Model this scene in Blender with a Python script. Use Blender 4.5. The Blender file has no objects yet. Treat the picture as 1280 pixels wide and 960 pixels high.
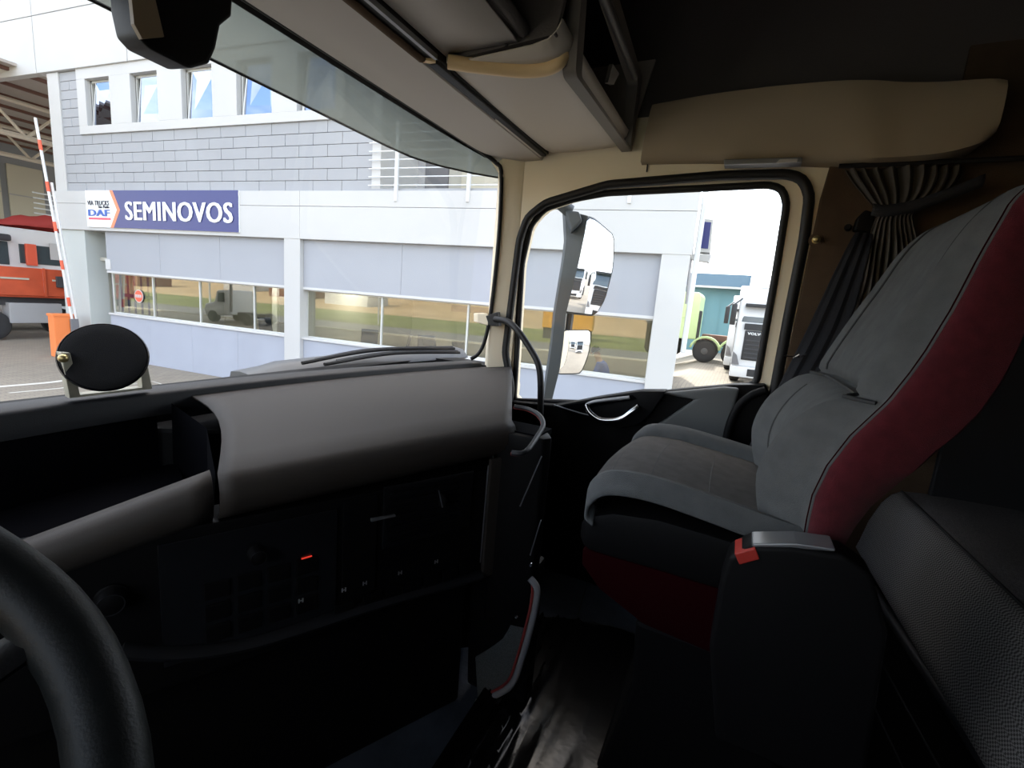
import bpy, bmesh, math, random
from mathutils import Vector, Matrix
random.seed(4)
C = bpy.context.scene.collection
S = bpy.context.scene
# ------------------------------------------------------------------ camera
cd = bpy.data.cameras.new('camera'); cam = bpy.data.objects.new('camera', cd); C.objects.link(cam)
cd.sensor_width = 36; cd.lens = 16.37; cd.clip_start = 0.02; cd.clip_end = 600
yaw, pitch, roll = math.radians(64.7), math.radians(-9.9), math.radians(4.69)
fw = Vector((math.sin(yaw)*math.cos(pitch), math.cos(yaw)*math.cos(pitch), math.sin(pitch)))
r0 = fw.cross(Vector((0, 0, 1))).normalized(); d0 = fw.cross(r0)
rr = r0*math.cos(roll) - d0*math.sin(roll); dd = d0*math.cos(roll) + r0*math.sin(roll)
m = Matrix((rr, -dd, -fw)).transposed().to_4x4(); m.translation = (-0.5, 0, 1.25)
cam.matrix_world = m; S.camera = cam
S.view_settings.view_transform = 'Standard'; S.view_settings.look = 'None'
S.view_settings.gamma = 1; S.view_settings.use_curve_mapping = False
S.view_settings.exposure = 1.15
# ------------------------------------------------------------------ sky and sun
SUN_EL, SUN_AZ = math.radians(43), math.radians(20)          # azimuth from +x towards +y
w = bpy.data.worlds.new('world'); S.world = w; w.use_nodes = True
nt = w.node_tree; nt.nodes.clear()
out = nt.nodes.new('ShaderNodeOutputWorld'); bg = nt.nodes.new('ShaderNodeBackground')
sky = nt.nodes.new('ShaderNodeTexSky'); sky.sky_type = 'NISHITA'; sky.sun_disc = False
sky.sun_elevation = SUN_EL; sky.sun_rotation = math.radians(90)-SUN_AZ; sky.air_density = 1.0; sky.dust_density = 2.0; sky.ozone_density = 1.2
tc = nt.nodes.new('ShaderNodeTexCoord'); mp = nt.nodes.new('ShaderNodeMapping'); mp.inputs['Scale'].default_value = (1, 1, 2.2)
nz = nt.nodes.new('ShaderNodeTexNoise'); nz.inputs['Scale'].default_value = 2.6; nz.inputs['Detail'].default_value = 6
cr = nt.nodes.new('ShaderNodeValToRGB'); cr.color_ramp.elements[0]  .position = .42; cr.color_ramp.elements[1].position = .60
mx = nt.nodes.new('ShaderNodeMixRGB'); mx.inputs['Color2'].default_value = (6.2, 6.2, 6.3, 1)
nt.links.new(tc.outputs['Generated'], mp.inputs['Vector']); nt.links.new(mp.outputs[0], nz.inputs['Vector'])
nt.links.new(nz.outputs['Fac'], cr.inputs[0]); nt.links.new(cr.outputs[0], mx.inputs['Fac'])
nt.links.new(sky.outputs[0], mx.inputs['Color1']); nt.links.new(mx.outputs[0], bg.inputs[0])
bg.inputs[1].default_value = 0.35; nt.links.new(bg.outputs[0], out.inputs[0])
sl = bpy.data.lights.new('sun', 'SUN'); sl.energy = 3.0; sl.angle = math.radians(.6); sl.color = (1, .95, .87)
so = bpy.data.objects.new('sun', sl); C.objects.link(so)
sv = Vector((math.cos(SUN_EL)*math.cos(SUN_AZ), math.cos(SUN_EL)*math.sin(SUN_AZ), math.sin(SUN_EL)))
so.rotation_euler = sv.to_track_quat('Z', 'Y').to_euler(); so.location = (30, 12, 30)

# ------------------------------------------------------------------ materials
def mat(name, col, rough=.6, metal=0, bump=0, scale=40, var=0, vscale=None, spec=None, sheen=0, coat=0, emit=0, det=3):
    M = bpy.data.materials.new(name); M.use_nodes = True; t = M.node_tree; b = t.nodes['Principled BSDF']
    b.inputs['Base Color'].default_value = (*col, 1); b.inputs['Roughness'].default_value = rough; b.inputs['Metallic'].default_value = metal
    if spec is not None: b.inputs['Specular IOR Level'].default_value = spec
    if sheen: b.inputs['Sheen Weight'].default_value = sheen
    if coat: b.inputs['Coat Weight'].default_value = coat
    if emit: b.inputs['Emission Color'].default_value = (*col, 1); b.inputs['Emission Strength'].default_value = emit
    if bump or var:
        tcn = t.nodes.new('ShaderNodeTexCoord'); n = t.nodes.new('ShaderNodeTexNoise'); n.inputs['Scale'].default_value = scale; n.inputs['Detail'].default_value = det
        t.links.new(tcn.outputs['Object'], n.inputs['Vector'])
        if bump:
            bp = t.nodes.new('ShaderNodeBump'); bp.inputs['Strength'].default_value = bump; bp.inputs['Distance'].default_value = .01
            t.links.new(n.outputs['Fac'], bp.inputs['Height']); t.links.new(bp.outputs[0], b.inputs['Normal'])
        if var:
            n2 = t.nodes.new('ShaderNodeTexNoise'); n2.inputs['Scale'].default_value = vscale or scale*.2; n2.inputs['Detail'].default_value = 4
            t.links.new(tcn.outputs['Object'], n2.inputs['Vector'])
            r = t.nodes.new('ShaderNodeMapRange'); r.inputs[1].default_value = .3; r.inputs[2].default_value = .7; r.inputs[3].default_value = 1-var; r.inputs[4].default_value = 1+var
            v = t.nodes.new('ShaderNodeVectorMath'); v.operation = 'SCALE'; v.inputs[0].default_value = col
            t.links.new(n2.outputs['Fac'], r.inputs[0]); t.links.new(r.outputs[0], v.inputs['Scale']); t.links.new(v.outputs[0], b.inputs['Base Color'])
    return M
def glass(name, tint, base=.04, top=.9, gl=(1, 1, 1)):
    M = bpy.data.materials.new(name); M.use_nodes = True; t = M.node_tree; t.nodes.clear()
    o = t.nodes.new('ShaderNodeOutputMaterial'); tr = t.nodes.new('ShaderNodeBsdfTransparent'); tr.inputs[0].default_value = (*tint, 1)
    g = t.nodes.new('ShaderNodeBsdfGlossy'); g.inputs['Roughness'].default_value = 0.0; g.inputs[0].default_value = (*gl, 1)
    lw = t.nodes.new('ShaderNodeLayerWeight'); lw.inputs['Blend'].default_value = .5
    p = t.nodes.new('ShaderNodeMath'); p.operation = 'POWER'; p.inputs[1].default_value = 4
    r = t.nodes.new('ShaderNodeMapRange'); r.inputs[3].default_value = base; r.inputs[4].default_value = top
    mxs = t.nodes.new('ShaderNodeMixShader')
    t.links.new(lw.outputs['Facing'], p.inputs[0]); t.links.new(p.outputs[0], r.inputs[0]); t.links.new(r.outputs[0], mxs.inputs[0])
    t.links.new(tr.outputs[0], mxs.inputs[1]); t.links.new(g.outputs[0], mxs.inputs[2]); t.links.new(mxs.outputs[0], o.inputs[0])
    return M
def weave(name, col, sx, sy, rough=.9, dark=.35, bump=.4):
    M = mat(name, col, rough); t = M.node_tree; b = t.nodes['Principled BSDF']
    tcn = t.nodes.new('ShaderNodeTexCoord'); mpn = t.nodes.new('ShaderNodeMapping'); mpn.inputs['Scale'].default_value = (sx, sy, sy)
    br = t.nodes.new('ShaderNodeTexChecker'); br.inputs['Scale'].default_value = 1
    br.inputs['Color1'].default_value = (*col, 1); br.inputs['Color2'].default_value = (*[c*dark for c in col], 1)
    t.links.new(tcn.outputs['Object'], mpn.inputs[0]); t.links.new(mpn.outputs[0], br.inputs['Vector']); t.links.new(br.outputs['Color'], b.inputs['Base Color'])
    bp = t.nodes.new('ShaderNodeBump'); bp.inputs['Strength'].default_value = bump; bp.inputs['Distance'].default_value = .002
    t.links.new(br.outputs['Fac'], bp.inputs['Height']); t.links.new(bp.outputs[0], b.inputs['Normal'])
    return M
def pavers(name, c1, c2, mortar, sc, w=.2, h=.1):
    M = mat(name, c1, .85); t = M.node_tree; b = t.nodes['Principled BSDF']
    tcn = t.nodes.new('ShaderNodeTexCoord'); br = t.nodes.new('ShaderNodeTexBrick'); br.inputs['Scale'].default_value = sc
    br.inputs['Brick Width'].default_value = w; br.inputs['Row Height'].default_value = h; br.inputs['Mortar Size'].default_value = .006
    br.inputs['Color1'].default_value = (*c1, 1); br.inputs['Color2'].default_value = (*c2, 1); br.inputs['Mortar'].default_value = (*mortar, 1)
    t.links.new(tcn.outputs['Object'], br.inputs['Vector'])
    n = t.nodes.new('ShaderNodeTexNoise'); n.inputs['Scale'].default_value = .35; n.inputs['Detail'].default_value = 5; t.links.new(tcn.outputs['Object'], n.inputs['Vector'])
    r = t.nodes.new('ShaderNodeMapRange'); r.inputs[3].default_value = .7; r.inputs[4].default_value = 1.3
    v = t.nodes.new('ShaderNodeVectorMath'); v.operation = 'SCALE'
    t.links.new(n.outputs['Fac'], r.inputs[0]); t.links.new(br.outputs['Color'], v.inputs[0]); t.links.new(r.outputs[0], v.inputs['Scale']); t.links.new(v.outputs[0], b.inputs['Base Color'])
    return M
M = dict(
 dash=mat('dash_plastic', (.040, .033, .028), .6, bump=.12, scale=900, spec=.25),
 rim=mat('dash_rim_plastic', (.014, .014, .016), .55, bump=.1, scale=700, spec=.35),
 black=mat('black_plastic', (.0045, .0042, .0045), .55, bump=.06, scale=500, spec=.12),
 gloss=mat('gloss_black', (.008, .008, .009), .18),
 recess=mat('recess_flock', (.002, .002, .003), .9, spec=.03),
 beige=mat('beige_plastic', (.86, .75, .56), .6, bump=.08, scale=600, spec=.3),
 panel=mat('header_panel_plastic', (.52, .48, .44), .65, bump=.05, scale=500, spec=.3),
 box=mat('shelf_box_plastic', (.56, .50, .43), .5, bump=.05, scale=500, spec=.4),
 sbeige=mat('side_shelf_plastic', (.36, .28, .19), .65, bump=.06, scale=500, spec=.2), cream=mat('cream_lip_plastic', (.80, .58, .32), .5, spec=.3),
 brown=mat('brown_trim_fabric', (.085, .056, .036), .95, bump=.25, scale=400, var=.2, vscale=9, spec=.15),
 liner=mat('dark_headliner', (.11, .098, .092), 1, bump=.2, scale=300, spec=.1),
 rubber=mat('rubber_seal', (.014, .013, .013), .5, bump=.05, scale=200, spec=.3),
 seat=mat('seat_fabric', (.108, .110, .110), .95, bump=.35, scale=700, var=.1, vscale=30, spec=.15),
 seatc=mat('seat_centre_fabric', (.100, .093, .088), .95, bump=.4, scale=900, var=.12, vscale=40, spec=.12),
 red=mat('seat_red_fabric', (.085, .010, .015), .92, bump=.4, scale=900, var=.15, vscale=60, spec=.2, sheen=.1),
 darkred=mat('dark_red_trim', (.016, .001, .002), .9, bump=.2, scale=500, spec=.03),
 belt=mat('belt_webbing', (.007, .007, .010), .7, bump=.3, scale=500, spec=.3),
 curtain=mat('curtain_cloth', (.075, .065, .054), .75, bump=.15, scale=400, spec=.3),
 curtain_dark=mat('curtain_band_cloth', (.03, .03, .034), .8, bump=.2, scale=300, spec=.2),
 mattress=weave('mattress_weave', (.26, .245, .235), 260, 260, dark=.22),
 mattop=mat('mattress_top_cloth', (.09, .082, .08), .95, bump=.5, scale=500, var=.2, vscale=200, spec=.1),
 piping=mat('piping', (.02, .02, .02), .7),
 satin=mat('satin_trim', (.24, .24, .25), .35, metal=.6),
 chrome=mat('chrome', (.62, .62, .64), .18, metal=1),
 brass=mat('brass_knob', (.45, .36, .17), .35, metal=.8),
 bracket=mat('bracket_metal', (.42, .40, .32), .5, metal=.3, var=.1, vscale=30),
 mesh=mat('speaker_mesh', (.012, .012, .013), .8, bump=.5, scale=900, spec=.2),
 redlip=mat('red_lip', (.30, .04, .035), .5),
 carpet=mat('pocket_carpet', (.16, .17, .16), 1, bump=.8, scale=500, var=.25, vscale=500, spec=.1),
 mat_=mat('floor_rubber', (.050, .060, .078), .6, bump=.3, scale=60, var=.3, vscale=12, spec=.35),
 plastic=mat('plastic_wrap', (.005, .0046, .0045), .17, bump=.05, scale=25, var=.25, vscale=7, spec=.15, det=4),
 warn=mat('red_press', (.42, .03, .02), .45),
 led=mat('red_led', (.8, .05, .03), .4, emit=0.35),
 icon=mat('icon_print', (.32, .32, .32), .6),
 visor=None, 
 white=mat('wall_white', (.50, .50, .495), .7, bump=.04, scale=30, var=.035, vscale=.6),
 whitec=mat('column_white', (.47, .50, .49), .7, var=.03, vscale=.7),
 block=mat('grey_block_paint', (.325, .335, .355), .8, bump=.15, scale=30, var=.04, vscale=.8),
 blockd=mat('block_joint', (.27, .28, .295), .9),
 panelg=mat('grey_wall_panel', (.335, .35, .385), .75, bump=.03, scale=30, var=.04, vscale=.5),
 lowwall=mat('low_wall_paint', (.35, .375, .44), .8, bump=.12, scale=25, var=.05, vscale=1.0),
 sill=mat('sill_white', (.54, .54, .54), .5),
 recwall=mat('recess_wall', (.36, .36, .37), .85, var=.06, vscale=1),
 frame=mat('window_frame_aluminium', (.55, .56, .55), .45, metal=.3),
 signblue=mat('sign_blue', (.034, .038, .165), .35),
 signorange=mat('sign_orange', (.78, .24, .12), .5),
 signwhite=mat('sign_white', (.80, .83, .84), .5),
 letblack=mat('letter_black', (.04, .04, .06), .6), letblue=mat('letter_blue', (.05, .12, .42), .5), letred=mat('letter_red', (.65, .08, .13), .5),
 office=mat('office_wall', (.42, .41, .36), .9), officef=mat('office_floor', (.3, .29, .27), .6), officed=mat('office_grey', (.16, .16, .17), .8),
 chair=mat('office_chair_cloth', (.04, .055, .09), .8), desk=mat('desk_top', (.35, .35, .36), .5),
 rail=mat('railing_paint', (.66, .68, .7), .5), 
 orange=mat('barrier_orange', (.80, .22, .06), .5), boom=mat('boom_white', (.72, .72, .72), .5), boomr=mat('boom_red', (.75, .12, .06), .5),
 torange=mat('truck_orange', (.55, .085, .03), .6, var=.15, vscale=2), twhite=mat('truck_white', (.72, .73, .74), .35), tred=mat('tarp_red', (.42, .05, .045), .7, bump=.3, scale=5),
 tgreen=mat('truck_green', (.52, .66, .33), .4), tgrill=mat('truck_grille', (.02, .022, .026), .4), tyre=mat('tyre', (.03, .03, .032), .85), hub=mat('wheel_hub', (.07, .072, .075), .6), office_fill=mat('office_fill_glow', (1, .97, .9), .5, emit=14), padg=mat('armrest_grey', (.11, .112, .11), .6, bump=.1, scale=600, spec=.3), oframe=mat('locker_frame', (.16, .14, .12), .6),
 tglass=mat('truck_glass', (.05, .07, .08), .08, spec=.8), chassis=mat('chassis_dark', (.05, .05, .055), .7), rust=mat('chassis_brown', (.16, .08, .06), .8),
 teal=mat('teal_panel', (.13, .27, .31), .6, var=.06, vscale=.4), tealroof=mat('roof_sheet_blue', (.045, .085, .12), .95, spec=.05),
 yellow=mat('container_yellow', (.78, .40, .05), .55), hall=mat('hall_wall_grey', (.26, .27, .29), .9), hallwin=mat('hall_panel_cream', (.50, .47, .38), .8), truss=mat('truss_paint', (.58, .52, .44), .7), hallroof=mat('hall_roof_sheet', (.40, .36, .32), .85, var=.12, vscale=.3),
 grass=mat('grass_bank', (.17, .19, .06), 1, var=.3, vscale=.3), dirt=mat('dirt_bank', (.50, .36, .20), 1, var=.15, vscale=.2), brush=mat('dry_brush', (.22, .11, .075), 1, var=.4, vscale=.3),
 asphalt=mat('asphalt', (.19, .185, .18), .9, var=.15, vscale=.5), kerb=mat('kerb_concrete', (.55, .52, .45), .9), line=mat('road_line', (.62, .6, .55), .9),
 pav=pavers('yard_pavers', (.27, .235, .185), (.23, .20, .16), (.15, .13, .11), 1.0, .22, .11),
 skin=mat('skin', (.42, .24, .16), .6), shirt=mat('shirt_blue', (.05, .13, .50), .85), beanie=mat('beanie_dark', (.03, .035, .05), .9), trouser=mat('trousers_dark', (.04, .04, .05), .9),
 mirror=mat('mirror_silver', (.86, .88, .9), .0, metal=1), mhouse=mat('mirror_housing', (.05, .06, .07), .45),
)
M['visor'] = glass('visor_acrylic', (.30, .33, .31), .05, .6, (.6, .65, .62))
M['dglass'] = glass('door_glass', (.95, .96, .95), .004, .6)
M['wglass'] = glass('windscreen_glass', (.94, .95, .94), .018, .75)
M['bglass'] = glass('shop_glass', (.76, .77, .72), .13, .97, (.95, .93, .86))
M['uglass'] = glass('upper_window_glass', (.35, .38, .42), .75, .97, (.36, .40, .52))
vt = M['visor'].node_tree
# visor: add a milky diffuse layer so that it catches daylight
t = M['visor'].node_tree; o = [n for n in t.nodes if n.type == 'OUTPUT_MATERIAL'][0]; last = o.inputs[0].links[0].from_socket
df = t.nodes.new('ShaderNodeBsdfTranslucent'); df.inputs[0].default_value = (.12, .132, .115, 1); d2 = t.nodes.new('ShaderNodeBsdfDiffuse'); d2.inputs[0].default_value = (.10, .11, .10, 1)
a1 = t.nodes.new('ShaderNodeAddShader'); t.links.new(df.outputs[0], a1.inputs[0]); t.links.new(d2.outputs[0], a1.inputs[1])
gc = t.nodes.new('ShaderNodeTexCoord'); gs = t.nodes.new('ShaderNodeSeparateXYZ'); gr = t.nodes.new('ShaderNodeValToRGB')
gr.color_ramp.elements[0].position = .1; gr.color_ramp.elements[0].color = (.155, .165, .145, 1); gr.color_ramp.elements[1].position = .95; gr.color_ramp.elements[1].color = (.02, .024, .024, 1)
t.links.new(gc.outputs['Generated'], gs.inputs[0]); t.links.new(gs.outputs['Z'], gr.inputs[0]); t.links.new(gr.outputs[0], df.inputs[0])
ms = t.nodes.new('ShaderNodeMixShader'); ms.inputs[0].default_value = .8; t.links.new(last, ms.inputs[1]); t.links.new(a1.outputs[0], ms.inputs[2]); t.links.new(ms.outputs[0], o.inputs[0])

# ------------------------------------------------------------------ mesh helpers (all in metres)
class MB:
    def __init__(s): s.v = []; s.f = []; s.T = None
    def add(s, vs, fs):
        b = len(s.v); s.v += [tuple(s.T @ Vector(v)) if s.T else tuple(v) for v in vs]; s.f += [tuple(i+b for i in f) for f in fs]; return s
    def box(s, a, b):
        x0, y0, z0 = [min(p, q) for p, q in zip(a, b)]; x1, y1, z1 = [max(p, q) for p, q in zip(a, b)]
        return s.add([(x0,y0,z0),(x1,y0,z0),(x1,y1,z0),(x0,y1,z0),(x0,y0,z1),(x1,y0,z1),(x1,y1,z1),(x0,y1,z1)],
                     [(0,3,2,1),(4,5,6,7),(0,1,5,4),(1,2,6,5),(2,3,7,6),(3,0,4,7)])
    def prism(s, pts, vec):
        n = len(pts); vec = Vector(vec); p2 = [tuple(Vector(p)+vec) for p in pts]
        return s.add(list(pts)+p2, [tuple(range(n))[::-1], tuple(range(n, 2*n))]+[(i, (i+1) % n, n+(i+1) % n, n+i) for i in range(n)])
    def ring(s, outer, inner, vec):
        n = len(outer); vec = Vector(vec); L = list(outer)+list(inner); L += [tuple(Vector(p)+vec) for p in L]; f = []
        for i in range(n):
            j = (i+1) % n
            f += [(i, j, n+j, n+i), (2*n+i, 3*n+i, 3*n+j, 2*n+j), (i, 2*n+i, 2*n+j, j), (n+i, n+j, 3*n+j, 3*n+i)]
        return s.add(L, f)
    def grid(s, rows, closed=False):
        n = len(rows[0]); vs = [p for r in rows for p in r]; f = []
        for i in range(len(rows)-1):
            for j in range(n if closed else n-1):
                k = (j+1) % n; f.append((i*n+j, i*n+k, (i+1)*n+k, (i+1)*n+j))
        return s.add(vs, f)
    def loft(s, rows):          # closed sections with end caps
        n = len(rows[0]); s.grid(rows, True); b = len(s.v)-n*len(rows)
        s.f.append(tuple(b+i for i in range(n))[::-1]); s.f.append(tuple(b+n*(len(rows)-1)+i for i in range(n))); return s
    def tube(s, path, r, n=8, cap=True, flat=1):
        P = [Vector(p) for p in path]; rows = []; up = None
        for i, p in enumerate(P):
            d = ((P[min(i+1, len(P)-1)]-p).normalized() + (p-P[max(i-1, 0)]).normalized())
            if d.length < 1e-6: d = Vector((0, 0, 1))
            d.normalize()
            if up is None: up = Vector((0, 0, 1)) if abs(d.z) < .9 else Vector((1, 0, 0))
            a = d.cross(up)
            if a.length < 1e-4: a = d.cross(Vector((0, 1, 0)))
            a.normalize(); b = a.cross(d).normalized(); up = b
            ri = r[i] if isinstance(r, (list, tuple)) else r
            rows.append([tuple(p+a*math.cos(q*2*math.pi/n)*ri+b*math.sin(q*2*math.pi/n)*ri*flat) for q in range(n)])
        return s.loft(rows) if cap else s.grid(rows, True)
    def ctube(s, path, r, n=8):
        P = [Vector(p) for p in path]; rows = []; N_ = len(P)
        up = Vector((1, 0, 0)) if abs(sum((P[i].x-P[0].x)**2 for i in range(N_))) < 1e-3 else None
        for i, p in enumerate(P):
            d = (P[(i+1) % N_]-P[i-1]).normalized(); u = up or Vector((0, 0, 1)); a = d.cross(u)
            if a.length < 1e-3: a = d.cross(Vector((0, 1, 0)))
            a.normalize(); b = a.cross(d).normalized()
            rows.append([tuple(p+a*math.cos(q*2*math.pi/n)*r+b*math.sin(q*2*math.pi/n)*r) for q in range(n)])
        return s.grid(rows+[rows[0]], True)
    def lathe(s, c, ax, prof, n=24, e1=None):
        c = Vector(c); ax = Vector(ax).normalized(); e1 = Vector(e1) if e1 else ax.cross(Vector((0, 0, 1)) if abs(ax.z) < .9 else Vector((1, 0, 0)))
        e1.normalize(); e2 = ax.cross(e1).normalized()
        return s.loft([[tuple(c+ax*h+e1*math.cos(q*2*math.pi/n)*r+e2*math.sin(q*2*math.pi/n)*r) for q in range(n)] for r, h in prof])
    def build(s, name, m, parent=None, smooth=False, bevel=0, seg=2, label=None, cat=None, group=None, kind=None, sub=0, thick=0):
        me = bpy.data.meshes.new(name); me.from_pydata(s.v, [], s.f); me.validate()
        bm = bmesh.new(); bm.from_mesh(me)
        bmesh.ops.remove_doubles(bm, verts=bm.verts, dist=1e-5)
        bmesh.ops.recalc_face_normals(bm, faces=bm.faces)
        if bevel:
            es = [e for e in bm.edges if len(e.link_faces) == 2 and e.calc_face_angle(0) > .5]
            if es: bmesh.ops.bevel(bm, geom=es, offset=bevel, segments=seg, profile=.6, affect='EDGES', clamp_overlap=True)
        bm.to_mesh(me); bm.free()
        if smooth:
            me.polygons.foreach_set('use_smooth', [True]*len(me.polygons)); me.set_sharp_from_angle(angle=math.radians(50))
        me.materials.append(m); o = bpy.data.objects.new(name, me); C.objects.link(o)
        if parent: o.parent = parent; o.matrix_parent_inverse = BASE[parent.name].inverted()
        if sub: md = o.modifiers.new('sub', 'SUBSURF'); md.levels = md.render_levels = sub
        if thick: md = o.modifiers.new('thick', 'SOLIDIFY'); md.thickness = thick; md.offset = 0
        BASE[o.name] = BASE[parent.name].copy() @ BASE[parent.name].inverted() if parent else Matrix()
        return tag(o, label, cat, group, kind)
BASE = {}
def tag(o, label=None, cat=None, group=None, kind=None):
    if label: o['label'] = label
    if cat: o['category'] = cat
    if group: o['group'] = group
    if kind: o['kind'] = kind
    return o
def thing(name, label, cat, loc, group=None, kind=None):
    o = bpy.data.objects.new(name, None); C.objects.link(o); o.location = loc; o.empty_display_size = .05
    BASE[o.name] = Matrix.Translation(loc); return tag(o, label, cat, group, kind)
def box(name, a, b, m, parent=None, bevel=0, **k): return MB().box(a, b).build(name, m, parent, bevel=bevel, **k)
def smoothpath(P, n=6, closed=False):
    P = [Vector(p) for p in P]; o = []; N_ = len(P); R = range(N_ if closed else N_-1)
    for i in R:
        p0 = P[i-1] if (closed or i > 0) else P[0]; p1 = P[i]; p2 = P[(i+1) % N_]; p3 = P[(i+2) % N_] if (closed or i+2 < N_) else P[-1]
        for k in range(n):
            t_ = k/n; o.append(tuple(.5*((2*p1)+(p2-p0)*t_+(2*p0-5*p1+4*p2-p3)*t_*t_+(3*p1-p0-3*p2+p3)*t_**3)))
    if not closed: o.append(tuple(P[-1]))
    return o
def roundpoly(P, r, n=4):
    P = [Vector(p) for p in P]; o = []
    for i, p in enumerate(P):
        a = (P[i-1]-p); b = (P[(i+1) % len(P)]-p); q = min(r, a.length*.45, b.length*.45); s_, e_ = p+a.normalized()*q, p+b.normalized()*q
        for k in range(n+1):
            t_ = k/n; o.append(tuple(s_*(1-t_)**2+p*2*t_*(1-t_)+e_*t_*t_))
    return o
def resample(P, n):
    P = [Vector(p) for p in P]; L = [0]
    for i in range(len(P)): L.append(L[-1]+(P[(i+1) % len(P)]-P[i]).length)
    o = []; j = 0
    for k in range(n):
        d = L[-1]*k/n
        while L[j+1] < d: j += 1
        u = (d-L[j])/max(L[j+1]-L[j], 1e-9); o.append(tuple(P[j].lerp(P[(j+1) % len(P)], u)))
    return o
def polar_match(outer, inner, x):
    cy = sum(p[1] for p in inner)/len(inner); cz = sum(p[2] for p in inner)/len(inner); o = []
    for p in inner:
        dy, dz = p[1]-cy, p[2]-cz; best = None
        for i in range(len(outer)):
            a, b = outer[i], outer[(i+1) % len(outer)]; ey, ez = b[1]-a[1], b[2]-a[2]; den = dy*ez-dz*ey
            if abs(den) < 1e-12: continue
            t_ = ((a[1]-cy)*ez-(a[2]-cz)*ey)/den; u = ((a[1]-cy)*dz-(a[2]-cz)*dy)/den
            if t_ > 0 and -1e-6 <= u <= 1+1e-6 and (best is None or t_ < best): best = t_
        best = best or 1; o.append((x, cy+dy*best, cz+dz*best))
    return o
def polar_rect(inner, x, y0, y1, z0, z1):
    """outline of a rectangle in the plane x, one point for each point of the inner outline seen from its middle"""
    cy = sum(p[1] for p in inner)/len(inner); cz = sum(p[2] for p in inner)/len(inner); o = []
    for p in inner:
        dy, dz = p[1]-cy, p[2]-cz; t_ = 1e9
        if dy > 1e-9: t_ = min(t_, (y1-cy)/dy)
        if dy < -1e-9: t_ = min(t_, (y0-cy)/dy)
        if dz > 1e-9: t_ = min(t_, (z1-cz)/dz)
        if dz < -1e-9: t_ = min(t_, (z0-cz)/dz)
        o.append([x, cy+dy*t_, cz+dz*t_])
    for c in ((y0, z0), (y0, z1), (y1, z0), (y1, z1)):
        k = min(range(len(o)), key=lambda i: (o[i][1]-c[0])**2+(o[i][2]-c[1])**2); o[k] = [x, c[0], c[1]]
    return [tuple(p) for p in o]
def text(name, body, m, parent, size, M4, ext=.004, bold=.0, shear=0, sx=1, label=None, align='LEFT'):
    cu = bpy.data.curves.new(name, 'FONT'); cu.body = body; cu.size = size; cu.extrude = ext; cu.offset = bold; cu.shear = shear; cu.align_x = align; cu.resolution_u = 3; cu.space_character = 1.06
    tmp = bpy.data.objects.new(name+'_tmp', cu); C.objects.link(tmp); bpy.context.view_layer.update()
    me = bpy.data.meshes.new_from_object(tmp.evaluated_get(bpy.context.evaluated_depsgraph_get())); bpy.data.objects.remove(tmp)
    me.transform(Matrix.Diagonal((sx, 1, 1, 1))); me.transform(M4); me.materials.clear(); me.materials.append(m)
    o = bpy.data.objects.new(name, me); C.objects.link(o)
    if parent: o.parent = parent; o.matrix_parent_inverse = BASE[parent.name].inverted()
    return tag(o, label)

# ================================================================== CAB SHELL (structure)
OPEN = [(1.10,.80,.34), (1.100,0.755,0.926), (1.100,0.795,1.061), (1.100,0.772,1.478), (1.100,0.747,1.557), (1.100,0.683,1.605), (1.100,0.464,1.660), (1.100,0.122,1.675), (1.100,-0.058,1.672), (1.100,-0.095,1.658), (1.100,-0.120,1.614), (1.100,-0.126,1.492), (1.100,-0.122,1.265), (1.100,-0.121,1.048), (1.10,-.12,.34)]
OPEN = [(1.10, p[1], p[2]) for p in roundpoly(OPEN, .02, 2)]
WIN = [(1.150,0.757,0.870), (1.150,0.771,1.397), (1.150,0.748,1.537), (1.150,0.696,1.594), (1.150,0.589,1.625), (1.150,0.475,1.642), (1.150,0.215,1.648), (1.150,-0.016,1.653), (1.150,-0.050,1.641), (1.150,-0.069,1.600), (1.150,-0.072,1.381), (1.150,-0.071,1.059), (1.150,0.151,1.001), (1.150,0.464,0.910)]
WIN = [(1.15, p[1], p[2]) for p in roundpoly(WIN, .02, 2)]
def tilted_ring(o, i, x0, x1, n=64):
    b = resample(i, n); a = polar_match(o, b, x0)
    return MB().ring([(x0, p[1], p[2]) for p in a], [(x0, p[1], p[2]) for p in b], (x1-x0, 0, 0))
O64 = resample(OPEN, 72)
MB().ring(polar_rect(O64, 1.10, -1.12, .84, .1, 1.86), O64, (.08, 0, 0)).build('wall_right', M['beige'], kind='structure')
wl = [(-1.10, p[1], p[2]) for p in resample([(-1.1,-.02,.98),(-1.1,.70,.92),(-1.1,.76,1.40),(-1.1,.66,1.62),(-1.1,.0,1.66)], 40)]
MB().ring(polar_rect(wl, -1.10, -1.12, .95, .1, 1.86), wl, (-.08, 0, 0)).build('wall_left', M['brown'], kind='structure')
wd = thing('door_2', "driver's side window pane in the left cab wall", 'window', (-1.13, .35, .3)); del wd['category']; wd['kind'] = 'structure'
MB().prism([(-1.13, p[1], p[2]) for p in wl], (-.004, 0, 0)).build('pane', M['wglass'], wd)
box('wall_back', (-1.18, -1.2, .1), (1.18, -1.12, 2.5), M['liner'], kind='structure')
box('ceiling', (-1.18, -1.2, 2.42), (1.18, 1.0, 2.5), M['liner'], kind='structure')
box('wall_side_right_upper', (1.10, -1.12, 1.86), (1.18, .95, 2.42), M['liner'], kind='structure').name = 'wall_upper_right'
box('wall_upper_left', (-1.18, -1.12, 1.86), (-1.10, .95, 2.42), M['liner'], kind='structure')
box('wall_upper_front', (-1.18, .93, 1.80), (1.18, .97, 2.42), M['liner'], kind='structure')
box('wall_front', (-1.18, 1.135, -.1), (1.18, 1.20, .995), M['black'], kind='structure')
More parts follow.
